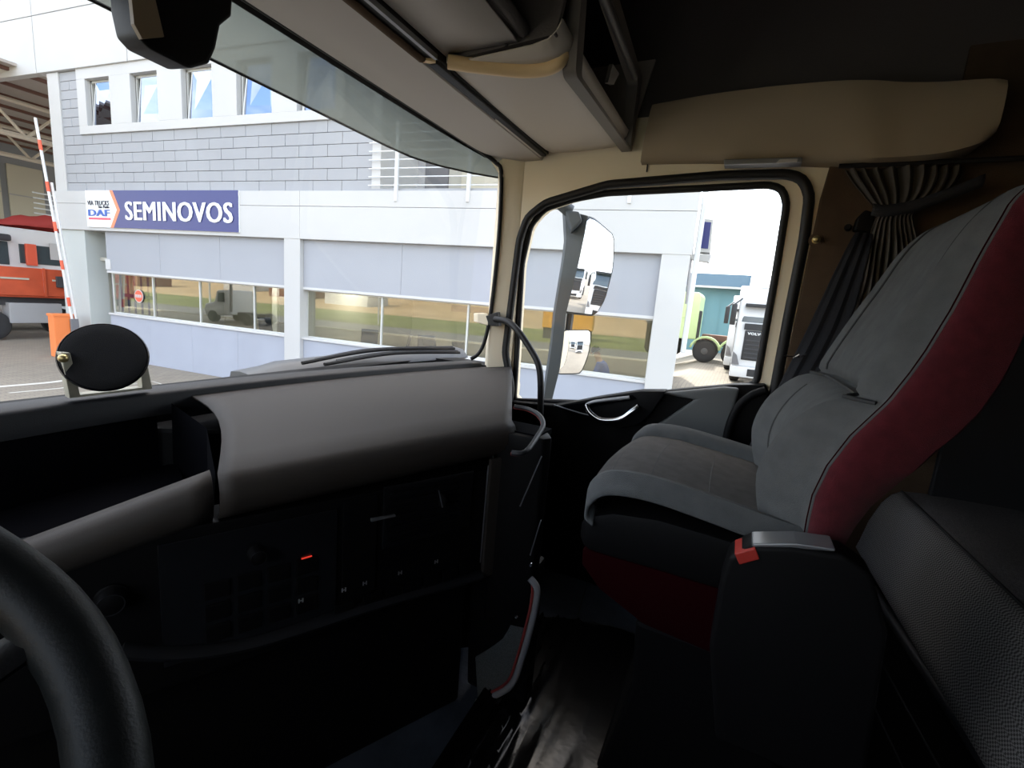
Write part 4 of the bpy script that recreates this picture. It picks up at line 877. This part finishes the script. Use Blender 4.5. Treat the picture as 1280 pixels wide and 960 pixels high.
# projecting box sign on the corner
pj = thing('projecting_sign', 'small box sign with dark blue face projecting from the building corner', 'sign', (10.500,0.840,2.559))
jx = 10.2
P1 = [(10.200,1.063,3.272), (10.200,0.815,3.255), (10.200,0.780,2.589), (10.200,1.047,2.598)]
MB().prism(P1, (.30, .02, 0)).build('box', M['white'], pj, bevel=.01)
pq = [(10.190,1.007,3.206), (10.190,0.851,3.191), (10.190,0.837,2.666), (10.190,1.010,2.678)]
MB().prism(pq, (.006, 0, 0)).build('face', M['signblue'], pj, label='dark blue face')
MB().prism([(10.200,1.184,2.561), (10.200,0.761,2.557), (10.200,0.784,2.395), (10.200,1.152,2.448)], (.25, 0, 0)).build('bracket_tray', M['white'], pj, bevel=.01)
MB().tube([(10.250,1.314,3.808), (10.250,1.164,2.846), (10.250,1.110,1.519)], .03, 6).build('cable_conduit', M['recwall'], pj)

# office furniture behind the second bay
def office_chair():
    t_ = thing('office_chair', 'x', 'chair', (0, 0, 0)); 
    MB().box((-.24,-.24,.43),(.24,.24,.50)).build('seat', M['chair'], t_, bevel=.03, smooth=True)
    MB().grid([[(-.22+.44*k/6, .24+.04*math.sin(math.pi*k/6)+.10*(j/5), .55+.5*j/5) for k in range(7)] for j in range(6)]).build('backrest', M['chair'], t_, smooth=True, thick=.04)
    MB().tube([(0,0,.08),(0,0,.43)], .03, 8).build('gas_column', M['chassis'], t_)
    MB().tube([(0,.22,.45),(0,.30,.60)], .02, 6).build('back_stem', M['chassis'], t_)
    for k in range(5): a = k*1.2566; MB().tube([(0,0,.10),(.28*math.cos(a),.28*math.sin(a),.05)], .018, 6).build('leg', M['chassis'], t_)
    return t_
def dup(root, mat4, label, group=None):
    r = root.copy(); C.objects.link(r); r.matrix_world = mat4; r['label'] = label
    if group: r['group'] = group
    for c in list(root.children):
        q = c.copy(); C.objects.link(q); q.parent = r; q.matrix_parent_inverse = Matrix()
        for g in c.children: z = g.copy(); C.objects.link(z); z.parent = q
    return r
oc = office_chair()
def place(s, v, h, deg): return Matrix.Translation(B(s, v, h)) @ Matrix.Rotation(math.radians(deg-83.82), 4, 'Z')
chairs = [(7.75,.95,20,'dark office chair behind the right shop window, furthest left'), (6.85,1.0,-60,'dark office chair second from the left behind the shop window'), (6.05,1.15,30,'dark office chair behind the middle of the right shop window'), (5.45,.75,160,'dark office chair close to the glass beside the grey partition'), (4.65,.75,80,'dark office chair in front of the grey partition'), (11.3,1.3,90,'dark office chair behind the left shop window by the column')]
for i, (s, v, a, lb) in enumerate(chairs):
    if i == 0: oc.matrix_world = place(s, v, .62, a); oc['label'] = lb
    else: dup(oc, place(s, v, .62, a), lb)
for i, (s, v, lb) in enumerate(((8.2, 1.6, 'long grey office desk behind the left end of the right shop window'), (5.6, 1.9, 'grey office desk behind the chairs in the right shop window'), (10.3, 1.2, 'dark topped desk at the right end of the left shop window'), (2.75, 1.1, 'desk in front of the seated person in the shop window'))):
    dk = thing('office_desk', lb, 'desk', B(s, v, .35))
    BT().box((-s-.75, v-.35, 1.07), (-s+.75, v+.35, 1.10)).build('desk_top', M['desk' if i != 2 else 'chair'], dk)
    for q in (-.7, .68): BT().box((-s+q, v-.32, .35), (-s+q+.03, v+.32, 1.07)).build('leg_panel', M['officed'], dk)
bb('raised_floor', .3, 18.1, .3, 5.2, .35, .62, 'officef', bd)

# seated person, seen from the side through the shop glass, looking down to the left
pn = thing('person', 'seated person in blue shirt and dark knitted cap behind the shop window', 'person', B(1.45, .95, .62))
def skin_body(name, V, E_, R_, m, parent, root=0, sub=2):
    me = bpy.data.meshes.new(name); me.from_pydata(V, E_, []); o = bpy.data.objects.new(name, me); C.objects.link(o)
    md = o.modifiers.new('skin', 'SKIN'); md.use_smooth_shade = True
    for i, r_ in enumerate(R_): me.skin_vertices[0].data[i].radius = (r_, r_) if not isinstance(r_, tuple) else r_; me.skin_vertices[0].data[i].use_root = (i == root)
    s2 = o.modifiers.new('sub', 'SUBSURF'); s2.levels = s2.render_levels = sub
    me.materials.append(m)
    bpy.context.view_layer.update()
    me2 = bpy.data.meshes.new_from_object(o.evaluated_get(bpy.context.evaluated_depsgraph_get())); bpy.data.objects.remove(o)
    me2.materials.clear(); me2.materials.append(m); o = bpy.data.objects.new(name, me2); C.objects.link(o)
    me2.polygons.foreach_set('use_smooth', [True]*len(me2.polygons))
    if parent: o.parent = parent; o.matrix_parent_inverse = BASE[parent.name].inverted()
    return o
ps, pv, ph = 1.42, .95, 1.07           # hip on the seat; the figure faces +s
def Q(f, l, u): return B(ps+f, pv+l, ph+u)     # forward, left(in), up
bodyV = [Q(0,0,.0), Q(.03,0,.16), Q(.07,0,.33), Q(.13,0,.47), Q(.18,0,.56), Q(.22,0,.64), Q(.26,0,.72),
  Q(.12,.17,.46), Q(.20,.22,.24), Q(.40,.14,.12), Q(.48,.12,.10),
  Q(.12,-.17,.46), Q(.20,-.22,.24), Q(.40,-.14,.12), Q(.48,-.12,.10),
  Q(.03,.10,-.02), Q(.42,.12,.02), Q(.42,.12,-.38), Q(.54,.12,-.42), Q(.03,-.10,-.02), Q(.42,-.12,.02), Q(.42,-.12,-.38), Q(.54,-.12,-.42)]
bodyE = [(0,1),(1,2),(2,3),(3,4),(4,5),(5,6),(3,7),(7,8),(8,9),(9,10),(3,11),(11,12),(12,13),(13,14),(0,15),(15,16),(16,17),(17,18),(0,19),(19,20),(20,21),(21,22)]
bodyR = [.14,.135,.15,.13,.055,.085,.075, .06,.045,.032,.03, .06,.045,.032,.03, .085,.065,.045,.04,.085,.065,.045,.04]
skin_body('body', bodyV, bodyE, bodyR, M['skin'], pn)
shV = [Q(0,0,.02), Q(.03,0,.16), Q(.07,0,.33), Q(.13,0,.46), Q(.16,0,.51), Q(.12,.17,.46), Q(.20,.22,.24), Q(.36,.155,.14), Q(.12,-.17,.46), Q(.20,-.22,.24), Q(.36,-.155,.14)]
skin_body('shirt', shV, [(0,1),(1,2),(2,3),(3,4),(3,5),(5,6),(6,7),(3,8),(8,9),(9,10)], [.165,.155,.172,.145,.07,.078,.062,.05,.078,.062,.05], M['shirt'], pn)
skin_body('trousers', [Q(0,0,-.01), Q(.03,.10,-.03), Q(.42,.12,.01), Q(.42,.12,-.36), Q(.03,-.10,-.03), Q(.42,-.12,.01), Q(.42,-.12,-.36)], [(0,1),(1,2),(2,3),(0,4),(4,5),(5,6)], [.15,.10,.08,.06,.10,.08,.06], M['trouser'], pn)
for sd in (1, -1):
    for k in range(5):
        a = (k-2)*.012; c0 = Vector(Q(.48, .12*sd+a, .10)); MB().tube([tuple(c0), Q(.53, .12*sd+a*1.6, .10), Q(.565-(.03 if k in (0, 4) else 0), .12*sd+a*1.8, .08)], [.010,.009,.006], 6).build('finger', M['skin'], pn, smooth=True)
hc = Vector(Q(.25, 0, .71)); hax = Vector(Q(.29, 0, .80))-hc; hax.normalize()
MB().lathe(hc-hax*.01, hax, [(.092,.02),(.098,.05),(.092,.09),(.070,.125),(.035,.145),(.01,.15)], 24).build('cap', M['beanie'], pn, smooth=True, label='dark knitted cap')
nf = Vector(Q(.35,0,.66)); MB().tube([Q(.325,0,.71), Q(.365,0,.675), Q(.335,0,.66)], [.010,.016,.012], 8).build('nose', M['skin'], pn, smooth=True)
MB().tube([Q(.325,.02,.635), Q(.335,0,.632), Q(.325,-.02,.635)], .007, 6).build('mouth', M['darkred'], pn, smooth=True)
for sd in (1, -1):
    MB().lathe(Q(.335,.032*sd,.705), tuple(BA), [(.003,-.004),(.012,-.002),(.012,.002),(.004,.005)], 10).build('eye', M['beanie'], pn, smooth=True)
    MB().lathe(Q(.235,.082*sd,.68), tuple(BN*sd), [(.012,-.006),(.026,0),(.024,.006),(.012,.008)], 12).build('ear', M['skin'], pn, smooth=True)

# ------------------------------------------------------------------ yard: gate barrier
br = thing('boom_barrier', 'orange barrier box with a raised red and white boom beside the building corner', 'barrier', (6.25, 18.2, GZ))
box('cabinet', (6.0, 18.10, GZ), (6.52, 18.45, -.20), M['orange'], br, bevel=.02); box('cabinet_lid', (5.98, 18.08, -.24), (6.54, 18.47, -.17), M['orange'], br, bevel=.01)
box('cabinet_plate', (6.30, 18.08, -.92), (6.42, 18.10, -.86), M['recwall'], br)
a0, a1 = Vector((6.44, 18.06, -.62)), Vector((5.98, 18.06, 5.15))
for sft in (0, .10):
    ln = (a1-a0).length*(1 if sft == 0 else .72)
    MB().tube([a0+Vector((sft, 0, 0)), a0+Vector((sft, 0, 0))+(a1-a0).normalized()*ln], .035, 8).build('boom_arm', M['boom'], br)
for k in range(5):
    p = a0+(a1-a0)*(.12+.185*k); MB().tube([p, p+(a1-a0)*.045], .042, 8).build('red_band', M['boomr'], br)
box('hinge_plate', (6.36, 18.02, -.72), (6.56, 18.08, -.30), M['satin'], br, bevel=.01)
pole = thing('white_pole', 'thin white upright pole between the orange flatbed and the white van', 'pole', (6.72, 24.7, GZ))
MB().tube([(6.95, 24.7, GZ), (6.55, 24.7, 6.6)], .05, 8).build('shaft', M['boom'], pole); MB().tube([(6.83, 24.7, .95), (6.81, 24.7, 1.3)], .058, 8).build('red_band', M['boomr'], pole)

# wheels and lorries
def wheel(parent, T, c, ax, r=.52, wdt=.30):
    b = MB(); b.T = T; ax = Vector(ax)
    tyre_ = b.lathe(Vector(c)-ax*wdt/2, ax, [(r*.60,0),(r*.9,0),(r*.985,.04),(r,.09),(r,wdt-.09),(r*.985,wdt-.04),(r*.9,wdt),(r*.60,wdt)], 28).build('wheel', M['tyre'], parent, smooth=True)
    b = MB(); b.T = T
    b.lathe(Vector(c)+ax*(wdt/2-.04), ax, [(r*.60,.03),(r*.56,.03),(r*.50,-.02),(r*.30,-.01),(r*.26,.06),(r*.12,.08),(r*.05,.08)], 20).build('hub', M['hub'], tyre_, smooth=True)
def lorry(name, label, loc, deg, col, grp=None, cabh=3.25, cablen=2.25, axles=(1.35, 4.6), body=None, clen=5.6, fend=None, word=None, roofsp=True, tank=True):
    t_ = thing(name, label, 'truck', loc, grp); T = Matrix.Translation(loc) @ Matrix.Rotation(math.radians(deg), 4, 'Z')
    def nb(): b = MB(); b.T = T; return b
    W = 1.24; H_ = cabh
    side = [(0,.62),(-.02,1.25),(.03,1.95),(.16,2.35),(.36,H_-.35),(.52,H_-.12),(.80,H_),(cablen-.1,H_+.05),(cablen,H_-.1),(cablen,1.0),(1.95,1.0),(1.9,1.25),(1.65,1.42),(1.3,1.45),(.95,1.35),(.78,1.05),(.72,.55),(.3,.5)]
    nb().prism([(-W, y, z) for y, z in side], (2*W, 0, 0)).build('cab', M[col], t_, bevel=.06, seg=3, smooth=True)
    nb().prism([(-1.12,.065,1.98),(1.12,.065,1.98),(1.06,.30,H_-.55),(-1.06,.30,H_-.55)], (0,-.05,-.01)).build('windscreen', M['tglass'], t_, bevel=.02)
    nb().box((-1.08,-.06,H_-.62),(1.08,.30,H_-.52)).build('sun_visor', M['tgrill'], t_, bevel=.02)
    g = nb().box((-.98,-.055,.82),(.98,.02,1.72)).build('grille', M['tgrill'], t_, bevel=.03)
    for k in range(5): nb().box((-.92,-.085,.88+.13*k),(.92,-.045,.92+.13*k)).build('grille_slat', M['chassis'], g, bevel=.01)
    nb().box((-1.02,-.05,1.74),(1.02,.02,1.93)).build('wiper_panel', M['tgrill'], t_, bevel=.01)
    nb().box((-W,-.10,.28),(W,.45,.62)).build('bumper', M[col], t_, bevel=.05, smooth=True); nb().box((-.75,-.12,.34),(.75,-.08,.56)).build('bumper_grille', M['tgrill'], t_, bevel=.01)
    for sx in (-1, 1):
        nb().prism([(sx*1.00,-.10,.66),(sx*1.22,-.06,.66),(sx*1.22,-.05,1.05),(sx*1.10,-.09,.95)], (0,.06,0)).build('headlamp', M['satin'], t_, bevel=.01)
        nb().prism([(sx*1.245,.45,1.95),(sx*1.245,1.25,1.90),(sx*1.245,1.25,2.62),(sx*1.245,.62,2.66)], (sx*.012,0,0)).build('side_window', M['tglass'], t_, bevel=.004)
        nb().box((sx*1.245,.40,1.0),(sx*1.252,.405,2.7)).build('door_joint', M['tgrill'], t_); nb().box((sx*1.245,1.32,1.0),(sx*1.252,1.325,2.7)).build('door_joint', M['tgrill'], t_)
        mr = nb().box((sx*1.30,.16,1.85),(sx*1.46,.30,2.50)).build('mirror', M['mhouse'] if col != 'twhite' else M['tgrill'], t_, bevel=.03, smooth=True)
        nb().tube([(sx*1.2,.35,2.68),(sx*1.38,.22,2.5)], .03, 6).build('arm', M['mhouse'], mr)
    if roofsp: nb().prism([(-1.05,.75,H_),(-1.05,1.5,H_+.42),(-1.05,cablen-.1,H_+.48),(-1.05,cablen-.1,H_)], (2.1,0,0)).build('roof_deflector', M[col], t_, bevel=.06, smooth=True)
    nb().box((-.45,cablen,.75),(.45,clen,.98)).build('chassis', M['chassis'], t_)
    if clen > 3.6: nb().box((-.40,cablen+.2,.98),(.40,cablen+1.4,1.25)).build('fifth_wheel_frame', M['rust'], t_, bevel=.02)
    if tank and clen > 3.2: 
        for sx in (-1, 1): nb().box((sx*.6,cablen+.1,.45),(sx*1.2,cablen+.75,1.0)).build('fuel_tank', M['chassis'], t_, bevel=.06, smooth=True)
    for q in axles:
        for sx in (-1, 1):
            wheel(t_, T, (sx*1.08, q, .52), (sx, 0, 0))
            if fend and q > cablen:
                fp_ = [(q+.66*math.cos(a), .52+.66*math.sin(a)) for a in [math.radians(x) for x in range(10, 171, 16)]]
                nb().grid([[(sx*.90, y, z), (sx*1.27, y, z), (sx*1.28, q+(y-q)*.88, .52+(z-.52)*.88)] for y, z in fp_]).build('mudguard', M[fend], t_, smooth=True, thick=.03)
    if word:
        o = text('badge_lettering', word, M['signwhite'], t_, .10, T @ Matrix(((1.3,0,0,-.90),(0,0,-1,-.095),(0,1,0,1.60),(0,0,0,1))), .006, .004)
    return t_, nb
g1, nb = lorry('truck', 'white truck with black grille facing the camera, nearest through the door window', (15.5, -1.13, -.73), -90, 'twhite', cabh=3.05, word='VOLVO', clen=3.5, axles=(1.35, 2.9))
g2, nb = lorry('truck', 'white truck with curved white cab roof parked just behind the front white one', (19.2, -.85, -.73), -90, 'twhite', cabh=2.95, clen=2.7, axles=(1.35,))
g3, nb = lorry('truck', 'pale green truck seen from the side beyond the building corner', (23.4, 4.35, -.73), 180, 'tgreen', cabh=3.05, cablen=2.6, axles=(1.4, 3.05, 4.25), fend='tgreen', clen=7, tank=False, roofsp=False)
nb().box((1.2, .9, 1.0), (1.26, 2.2, 1.7)).build('side_skirt', M['tgreen'], g3, bevel=.02)
nb().prism([(1.26,1.70,1.95),(1.26,2.15,1.95),(1.26,2.15,2.55),(1.26,1.70,2.55)], (.02,0,0)).build('side_hatch', M['tgreen'], g3, bevel=.015)
nb().box((.9, 2.55, 1.0), (1.15, 2.72, 2.3)).build('air_stack', M['tgrill'], g3, bevel=.05)
# truck in the yard behind, which the door mirror shows
g4, nb = lorry('truck', 'white truck with a wide black grille parked behind, seen only in the upper door mirror', (2.6,-13,GZ), 180, 'twhite', cabh=3.3)
g5, nb = lorry('truck', 'second white truck further back, seen at the left of the upper door mirror', (-.8,-20,GZ), 180, 'twhite', cabh=3.3)
# teal wall and roof behind the lorries
th = thing('teal_shed', 'long teal shed with a dark blue sheet roof behind the parked trucks', 'shed', (31, -3, -.73))
box('wall', (30, -14, -.73), (31, 5.5, 3.05), M['teal'], th)
for k in range(24): box('wall_rib', (29.97, -14+.8*k, -.73), (30.0, -13.95+.8*k, 3.05), M['teal'], th)
MB().prism([(29.4,-14,3.05),(29.4,-14,3.15),(32,-14,4.05),(32,-14,3.05)], (0, 19.8, 0)).build('roof', M['tealroof'], th)
box('eaves_board', (29.38, -14, 3.02), (29.42, 5.8, 3.14), M['sill'], th)

# orange flatbed and white van behind it
ot = thing('flatbed_truck', 'orange drop-side flatbed truck parked in the gateway', 'truck', (7, 23.4, GZ))
IT = Matrix()
for k in range(4):
    x0 = 2.6+1.62*k; pnl = box('side_board', (x0, 22.55, .12), (x0+1.58, 22.63, 1.08), M['torange'], ot, bevel=.01)
    box('board_rail', (x0+.2, 22.52, .66), (x0+1.2, 22.55, .72), M['hallwin'], pnl); box('board_post', (x0-.04, 22.50, .10), (x0+.02, 22.55, 1.10), M['torange'], pnl)
box('deck', (2.6, 22.63, .05), (9.1, 24.4, .18), M['torange'], ot); box('chassis_beam', (2.4, 22.9, -.25), (9.1, 23.1, .04), M['chassis'], ot)
box('tool_locker', (6.5, 22.62, -.85), (7.9, 23.2, -.15), M['recwall'], ot, bevel=.02); box('black_box', (7.75, 22.42, .45), (8.4, 22.54, .85), M['chassis'], ot, bevel=.02)
for q in (6.05, 8.35, 9.1):
    wheel(ot, IT, (q, 22.85, GZ+.52), (0, -1, 0)); wheel(ot, IT, (q, 24.2, GZ+.52), (0, 1, 0))
va = thing('white_van', 'white van with dark windows under a red tarpaulin behind the orange flatbed', 'van', (8, 26.5, GZ))
MB().prism([(3.2,25.6,-1.0),(10.2,25.6,-1.0),(10.2,25.6,2.55),(3.4,25.6,2.55),(3.2,25.6,2.2)], (0, 2.2, 0)).build('body', M['twhite'], va, bevel=.08, smooth=True)
box('side_window', (5.2, 25.56, 1.12), (7.55, 25.6, 1.98), M['tglass'], va, bevel=.02); box('side_window', (7.85, 25.56, 1.22), (9.2, 25.6, 1.95), M['tglass'], va, bevel=.02)
box('paper_notice', (8.75, 25.52, 1.45), (9.3, 25.55, 2.1), M['sill'], va); box('red_lamp', (8.0, 25.42, 1.15), (8.32, 25.56, 1.98), M['boomr'], va, bevel=.03)
box('rear_mirror', (6.3, 25.3, 2.0), (7.6, 25.5, 2.25), M['chassis'], va, bevel=.08)
for q in (4.2, 9.2): wheel(va, IT, (q, 25.75, GZ+.45), (0, -1, 0), .45)
tp = thing('red_tarpaulin', 'folded dark red tarpaulin heaped on the white van roof', 'tarpaulin', (8.2, 26.4, 2.55))
rows = []
for j in range(15):
    u = j/14; x = 6.9+3.4*u; hgt = .62*math.sin(min(1, u*1.6)*math.pi/2)+.05*math.sin(j*1.7)
    rows.append([(x, 25.58+.3*k/5*2, 2.56+hgt*math.sin(math.pi*(k+.4)/6)) for k in range(7)])
MB().grid(rows).build('cloth', M['tred'], tp, smooth=True, thick=.02)

# open hall behind the gateway
hl = thing('open_hall', 'open steel-trussed hall with cream panels beyond the gateway', 'building', (12, 34, GZ))
box('rear_wall', (0, 38, GZ), (34, 38.3, 7.7), M['hall'], hl)
for (a, b_, c_, d_) in ((3, 7.6, 3.6, 7.0), (8.2, 11.4, 3.3, 6.7), (11.7, 13.2, 3.3, 6.6)):
    pnl = box('cream_panel', (a, 37.9, c_), (b_, 38.0, d_), M['hallwin'], hl); box('panel_joint', (a, 37.87, (c_+d_)/2), (b_, 37.9, (c_+d_)/2+.06), M['recwall'], pnl)
MB().grid([[(x, 20.6, 7.05), (x, 38.3, 7.75)] for x in (-2, 34)]).build('roof_sheet', M['hallroof'], hl, thick=.08)
for k in range(9): box('roof_purlin', (-2, 21+2.05*k, 6.93+.08*k), (34, 21.12+2.05*k, 7.04+.08*k), M['rust'], hl)
for yy, z0 in ((24.5, 5.75), (30.0, 5.85)):
    tr_ = MB().tube([(-2, yy, z0), (34, yy, z0)], .10, 6).build('truss_chord', M['truss'], hl); MB().tube([(-2, yy, z0+1.15), (34, yy, z0+1.15)], .08, 6).build('truss_chord', M['truss'], hl)
    for k in range(18):
        x0 = -2+2.0*k; MB().tube([(x0, yy, z0), (x0+1.0, yy, z0+1.15), (x0+2.0, yy, z0)], .06, 6).build('truss_brace', M['truss'], hl)
for x in (-1, 8.2, 17.5, 27): MB().box((x, 29.8, GZ), (x+.25, 30.2, 9)).build('steel_post', M['truss'], hl)
for k in range(7): MB().box((9.6, 29.0, 3.0+.22*k), (13.5, 29.05, 3.05+.22*k)).build('rail_bar', M['rail'], hl)

# things across the road that the shop windows reflect
yc = (-21.112,6.612,0.195)
yt = thing('yellow_container', 'yellow freight container across the road, mirrored in the shop window', 'container', (yc[0], yc[1], GZ))
MB().box((yc[0]-1.2, yc[1]-2.0, GZ+.9), (yc[0]+1.2, yc[1]+2.1, GZ+4.1)).build('shell', M['yellow'], yt, bevel=.03)
MB().box((yc[0]-1.1, yc[1]-1.9, GZ), (yc[0]+1.0, yc[1]+2.0, GZ+.9)).build('dark_base', M['chassis'], yt)
for k in range(10): MB().box((yc[0]+1.2, yc[1]-1.9+.4*k, GZ+1.0), (yc[0]+1.24, yc[1]-1.75+.4*k, GZ+4.0)).build('rib', M['yellow'], yt)
ow = thing('bonneted_truck', 'old white bonneted tractor truck across the yard, mirrored in the left shop window', 'truck', (-6.8, 26.0, GZ))
def OW(x, y, z): return (x-1.5, 27.7-(28.5-y)*.62, GZ+z*.74)
MB().prism([OW(-6.3,y,z) for y, z in ((28.3,.5),(28.5,1.0),(28.35,1.5),(27.2,1.75),(26.9,2.7),(25.6,2.8),(25.5,.7))], (2.1,0,0)).build('cab', M['twhite'], ow, bevel=.12, seg=3, smooth=True)
MB().prism([OW(-4.19,26.75,1.75),OW(-4.19,25.9,1.75),OW(-4.19,25.9,2.5),OW(-4.19,26.65,2.5)], (.02,0,0)).build('side_window', M['tglass'], ow)
MB().box(OW(-5.7, 22.2, .6), OW(-4.9, 25.5, .95)).build('chassis', M['chassis'], ow)
MB().tube([OW(-4.3, 25.3, 1), OW(-4.3, 25.3, 3.5)], .08, 8).build('exhaust_stack', M['satin'], ow)
for q in (27.4, 23.4): wheel(ow, IT, OW(-4.3, q, .5), (1, 0, 0), .37); wheel(ow, IT, OW(-6.2, q, .5), (-1, 0, 0), .37)
SHL = ['nearest reddish low shed across the road, mirrored in the shop window', 'white low shed across the road with a red roof', 'reddish low shed between the two pale ones across the road', 'furthest pale low shed across the road']
for i in range(4):
    px_, py_ = -46-5*(i % 3), 42+14*i; hs = thing('far_shed', SHL[i], 'shed', (px_, py_, GZ), 'low sheds across the road')
    box('wall', (px_-3, py_-3.5, GZ), (px_+3, py_+3.5, GZ+2.8), M['brush' if i % 2 else 'sill'], hs)
    MB().prism([(px_-3.3,py_-3.8,GZ+2.8),(px_+3.3,py_-3.8,GZ+2.8),(px_,py_-3.8,GZ+4.2)], (0, 7.6, 0)).build('roof', M['rust'], hs)
LPL = ['nearest', 'second', 'third', 'furthest']
for i in range(4):
    lpx, lpy = -17, 22+17*i; lpst = thing('light_pole', LPL[i]+' slim pale light pole along the road, mirrored in the shop window', 'pole', (lpx, lpy, GZ), 'light poles across the road')
    MB().tube([(lpx, lpy, GZ), (lpx, lpy, GZ+8), (lpx+1.2, lpy, GZ+8.6)], .08, 8).build('shaft', M['sill'], lpst); MB().box((lpx+1.1, lpy-.1, GZ+8.5), (lpx+1.8, lpy+.1, GZ+8.62)).build('lamp_head', M['recwall'], lpst, bevel=.02)
# red round notice on the glass of the left shop window, with pale marks
rn = thing('round_notice', 'round red notice disc on the glass of the left shop window', 'sign', B(15.2, .12, 2.25))
sc_ = (15.224,1.990)
MB().lathe(B(sc_[0], .125, sc_[1]), tuple(-BN), [(.19,0),(.19,.006),(.02,.007)], 32).build('border', M['sill'], rn)
MB().lathe(B(sc_[0], .118, sc_[1]), tuple(-BN), [(.168,0),(.168,.003),(.02,.004)], 32).build('disc', M['boomr'], rn)
for k in range(4): bb('pale_mark', sc_[0]-.13+.07*k, sc_[0]-.09+.07*k, .104, .114, sc_[1]-.045, sc_[1]+.045, 'sill', rn)
# vertical blinds at the left end of the left shop window
vb = thing('vertical_blind', 'pale vertical blind slats with blue stripe in the left shop window', 'blind', B(15.5, .22, 1.5))
for k in range(16):
    s0 = 14.72+.10*k; BT().prism([(-s0-.028, .25, 1.45), (-s0+.028, .28, 1.45), (-s0+.028, .28, 2.57), (-s0-.028, .25, 2.57)], (0, .004, 0)).build('slat', M['hallwin' if k % 3 else 'signblue'], vb)
bb('blue_stripe', 14.75, 16.1, .23, .24, 1.92, 2.02, 'signblue', vb)

# ------------------------------------------------------------------ passenger door mirrors outside
mm = thing('door_mirrors', 'upper and lower rear-view mirrors on a dark grey arm outside the passenger door', 'mirror', (1.55, .74, .8))
MSEC = [((1.550,0.779,1.676), (1.550,0.669,1.649)), ((1.550,0.758,1.546), (1.550,0.675,1.574)), ((1.550,0.762,1.440), (1.550,0.690,1.443)), ((1.550,0.778,1.223), (1.550,0.724,1.227)), ((1.550,0.779,1.074), (1.550,0.724,1.080)), ((1.550,0.788,0.920), (1.550,0.728,0.967)), ((1.550,0.795,0.782), (1.550,0.752,0.809))]
MB().loft([[a, b_, tuple(Vector(b_)+Vector((.05,.03,0))), tuple(Vector(a)+Vector((.05,.03,0)))] for a, b_ in MSEC]).build('arm', M['mhouse'], mm, smooth=True)
MB().prism([(1.500,0.760,1.666), (1.500,0.694,1.659), (1.500,0.675,1.619), (1.500,0.721,1.572)], (.12, .05, 0)).build('upper_bracket', M['mhouse'], mm, bevel=.01)
mp_ = Vector((1.60, .69, 1.42)); mc = (Vector((-.5,0,1.25))-mp_).normalized(); MN = (mc+Vector((.12,-.99,-.12)).normalized()).normalized()
def glassplate(poly, name, house, radius, parent, back=.05):
    n3 = MN; c_ = Vector((0,0,0))
    for p in poly: c_ += Vector(p)
    c_ /= len(poly); e1 = n3.cross(Vector((0,0,1))).normalized(); e2 = e1.cross(n3).normalized()
    # a shallow convex glass: rings from the centre to the outline, each pushed back by the sphere
    P2 = resample(roundpoly(poly, .02, 3), 40); rows = []
    for k in range(9):
        f = k/8; r_ = []
        for p in P2:
            q = c_+(Vector(p)-c_)*max(f, .001); dd_ = (q-c_).length; r_.append(tuple(q-n3*(dd_*dd_/(2*radius))))
        rows.append(r_)
    MB().grid(rows, True).build(name, M['mirror'], parent, smooth=True)
    o2 = [tuple(c_+(Vector(p)-c_)*1.05-n3*.012) for p in P2]; o3 = [tuple(c_+(Vector(p)-c_)*.9-n3*back) for p in P2]; o1 = [tuple(Vector(p)*1+ (Vector(p)-c_).normalized()*.003 - n3*((Vector(p)-c_).length**2/(2*radius))+n3*.002) for p in P2]; 

    b = MB(); b.grid([o1, o2, o3], True); nn = len(o3); base = len(b.v)-nn; b.f.append(tuple(range(base, base+nn))); b.build(house, M['mhouse'], parent, smooth=True)
def onplane(px): return px
MPL = [(1.592,0.682,1.650), (1.628,0.655,1.646), (1.721,0.587,1.592), (1.740,0.582,1.449), (1.729,0.600,1.297), (1.700,0.627,1.223), (1.550,0.740,1.230), (1.567,0.717,1.391)]
glassplate(MPL, 'upper_glass', 'upper_housing', 4.0, mm, .06)
MLP = [(1.571,0.730,1.138), (1.698,0.633,1.145), (1.700,0.638,1.044), (1.683,0.657,0.936), (1.570,0.744,0.932), (1.572,0.736,1.040)]
glassplate(MLP, 'lower_glass', 'lower_housing', .5, mm, .06)
MB().tube([(1.624,0.728,1.247), (1.627,0.733,1.129)], .018, 8).build('link', M['mhouse'], mm)

MB().tube([(1.540,0.752,1.667), (1.32,.95,1.83), (1.19,.93,1.84)], .03, 8).build('mounting_arm', M['mhouse'], mm, smooth=True)
